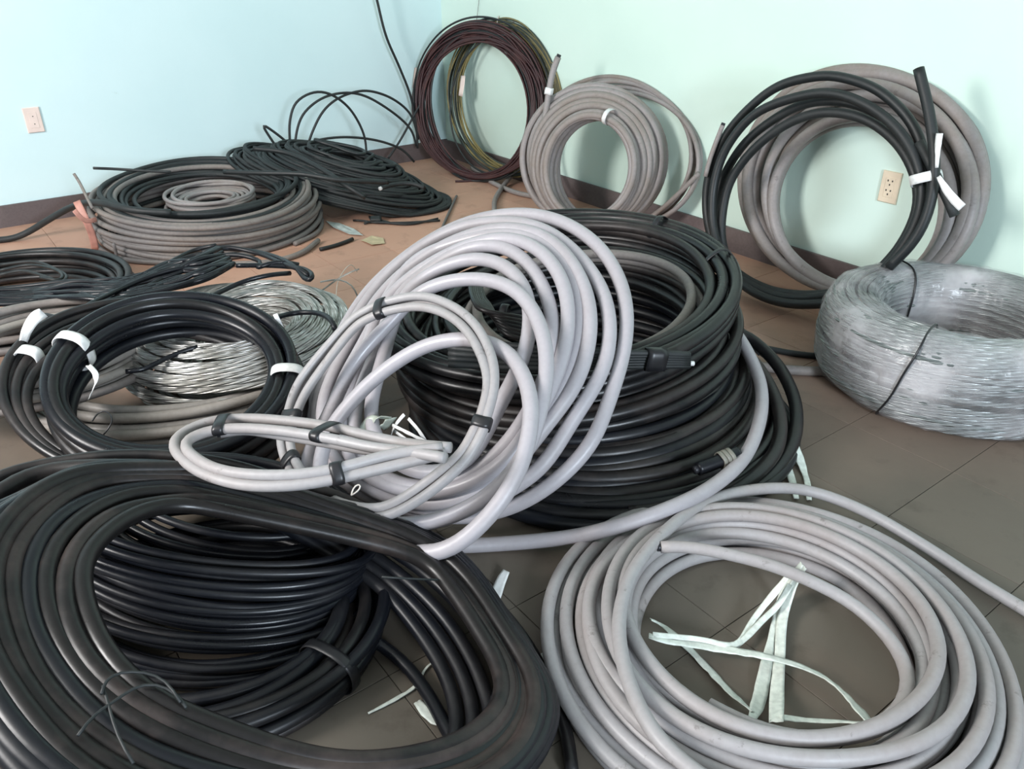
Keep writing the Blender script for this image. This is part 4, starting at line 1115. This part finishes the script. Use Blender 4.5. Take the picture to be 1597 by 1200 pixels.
box(tF1, 'sheath', at(586, 342, .02), ((1, 0, 0), (0, .9, .3), (0, -.3, .9)), (.026, .02, .012), BLACKM, .006)

def sheet(name, label, px, z, mat, cat, seed, ctr=None):
    P = [at(x, y, z) for x, y in px]; c = np.mean(P, 0); q = np.random.RandomState(seed)
    V = []; n = len(P)
    mids = [p * .55 + c * .45 + UP * q.uniform(0.0, .006) for p in P]
    top = [p + UP * q.uniform(-.001, .008) for p in P]
    for lay in (0, 1):
        V += [p - UP * lay * .0015 for p in top] + [p - UP * lay * .0015 for p in mids] + [c + UP * (.004 - lay * .0015)]
    m = 2 * n + 1; F = []
    for i in range(n):
        j = (i + 1) % n
        F += [[i, j, n + j, n + i], [n + i, n + j, 2 * n]]
        F += [[m + n + i, m + n + j, m + j, m + i], [m + 2 * n, m + n + j, m + n + i], [j, i, m + i, m + j]]
    o = mesh_obj(name, V, F, mat, None, None, False, base=c); return tag(o, label, cat)
sheet('plastic_scrap', 'torn clear plastic scrap on the floor by the old grey coil', [(508, 345), (530, 349), (553, 358), (566, 368), (545, 366), (520, 356)], .004, FILMSCRAP, 'plastic scrap', 1)
sheet('paper_scrap', 'yellowed paper scrap on the floor behind the large grey coil', [(563, 375), (580, 369), (598, 372), (600, 380), (580, 383), (572, 379)], .004, PAPER, 'paper scrap', 2)

def floor_ribbon(name, label, px, zs, w, mat=RIBB, cat='plastic strip', tw=0.0):
    P = trace(None, px, zs=zs, step=.012); n = len(P)
    ww = np.interp(np.linspace(0, 1, n), np.linspace(0, 1, len(w)), w)
    o = ribbon(None, name, P, ww, mat, None, .0015, tw * np.linspace(0, 1, n), .0006, base=np.array([P[0][0], P[0][1], 0])); return tag(o, label, cat, 'plastic strips and strings on the floor')
G_ = lambda *p: Z(580, 840, .2999, *p)
floor_ribbon('plastic_strip', 'crumpled white plastic strip on the floor between the two front coils', G_((640,330),(655,260),(680,200),(700,170)), [.004,.006,.010,.016], [.02,.024,.022,.016], TAPE_W)
floor_ribbon('plastic_strip', 'pale plastic strip on the floor left of the front grey coil, upper one', G_((800,700),(850,650),(900,610),(940,590)), [.004]*4, [.026,.022,.018,.02])
floor_ribbon('plastic_strip', 'pale plastic strip on the floor left of the front grey coil, lower one', G_((790,1110),(820,1020),(880,930),(920,830),(970,760)), [.003,.004,.006,.006,.006], [.03,.024,.026,.03,.012])
floor_ribbon('plastic_strip', 'broad pale plastic strip on the floor under the loose black cable end', G_((235,850),(280,900),(330,950),(370,975)), [.003,.004,.005,.005], [.014,.022,.02,.006])
floor_ribbon('plastic_string', 'thin pale string on the floor inside the large black coil', G_((-20,910),(80,860),(210,785),(255,740),(265,690),(310,650),(355,615)), [.003,.003,.004,.005,.005,.004,.004], [.004,.006,.008,.007,.005,.004,.003], cat='string')
floor_ribbon('plastic_string', 'frayed string at the front edge of the large black coil', G_((300,1140),(370,1080),(440,1020),(430,950),(445,880)), [.003,.004,.008,.012,.012], [.012,.018,.022,.006,.003], STRING, 'string')
floor_ribbon('plastic_strip', 'pale plastic string falling from the black pile to the front grey coil, left strand', [(1222, 705), (1228, 725), (1236, 752), (1242, 778)], [.05,.02,.006,.006], [.012,.02,.018,.012], cat='string')
floor_ribbon('plastic_strip', 'pale plastic string falling from the black pile to the front grey coil, right strand', [(1236, 682), (1244, 705), (1252, 730), (1259, 752), (1262, 780)], [.06,.03,.008,.006,.006], [.016,.024,.014,.016,.012], cat='string')
# greenish straps inside the large grey coil
tX = thing('packing_strap', 'greenish flat packing strap inside the large grey coil', 'strap', tuple(at(590, 690, .1)))
ribbon(tX, 'strap', trace(None, L_((755,365),(775,300),(810,235),(860,220),(895,225)), zs=[.12,.17,.22,.235,.23], step=.01), .022, TAPE_G, np.array([.8, -.3, .3]))
ribbon(tX, 'strap', trace(None, L_((895,225),(885,245),(860,262)), zs=[.23,.21,.2], step=.01), .03, TAPE_G, np.array([.8, .3, .3]))
tX2 = thing('packing_strap', 'whitish torn straps inside the large grey coil beside the greenish one', 'strap', tuple(at(630, 670, .15)))
for px, zsx in ((L_((890,300),(910,250),(945,210)), [.17,.21,.24]), (L_((900,250),(960,280),(1050,325)), [.21,.22,.2]), (L_((960,225),(1000,270),(1030,320)), [.24,.22,.19]), (L_((905,270),(960,310),(1010,330)), [.19,.18,.18])):
    ribbon(tX2, 'strap', trace(None, px, zs=zsx, step=.01), .008, TAPE_W, np.array([.3, .2, .9]))
for lab, px, zsx in (('small loop of pale wire above the large black coil', L_((745,515),(750,490),(770,472),(782,480),(770,500),(745,515)), [.23,.24,.25,.25,.24,.23]),
                     ('tiny pale wire end sticking out of the large black coil', L_((1010,705),(1030,700),(1062,703)), [.13,.135,.14]),
                     ('fine pale wire arching over the floor beside the silver coil', [(524, 462), (527, 440), (538, 420), (548, 413), (557, 424)], [.06,.09,.12,.13,.09])):
    tag(tube(None, 'wire_bit', trace(None, px, zs=zsx, step=.008), .0016, STRING, False, 6), lab, 'wire')
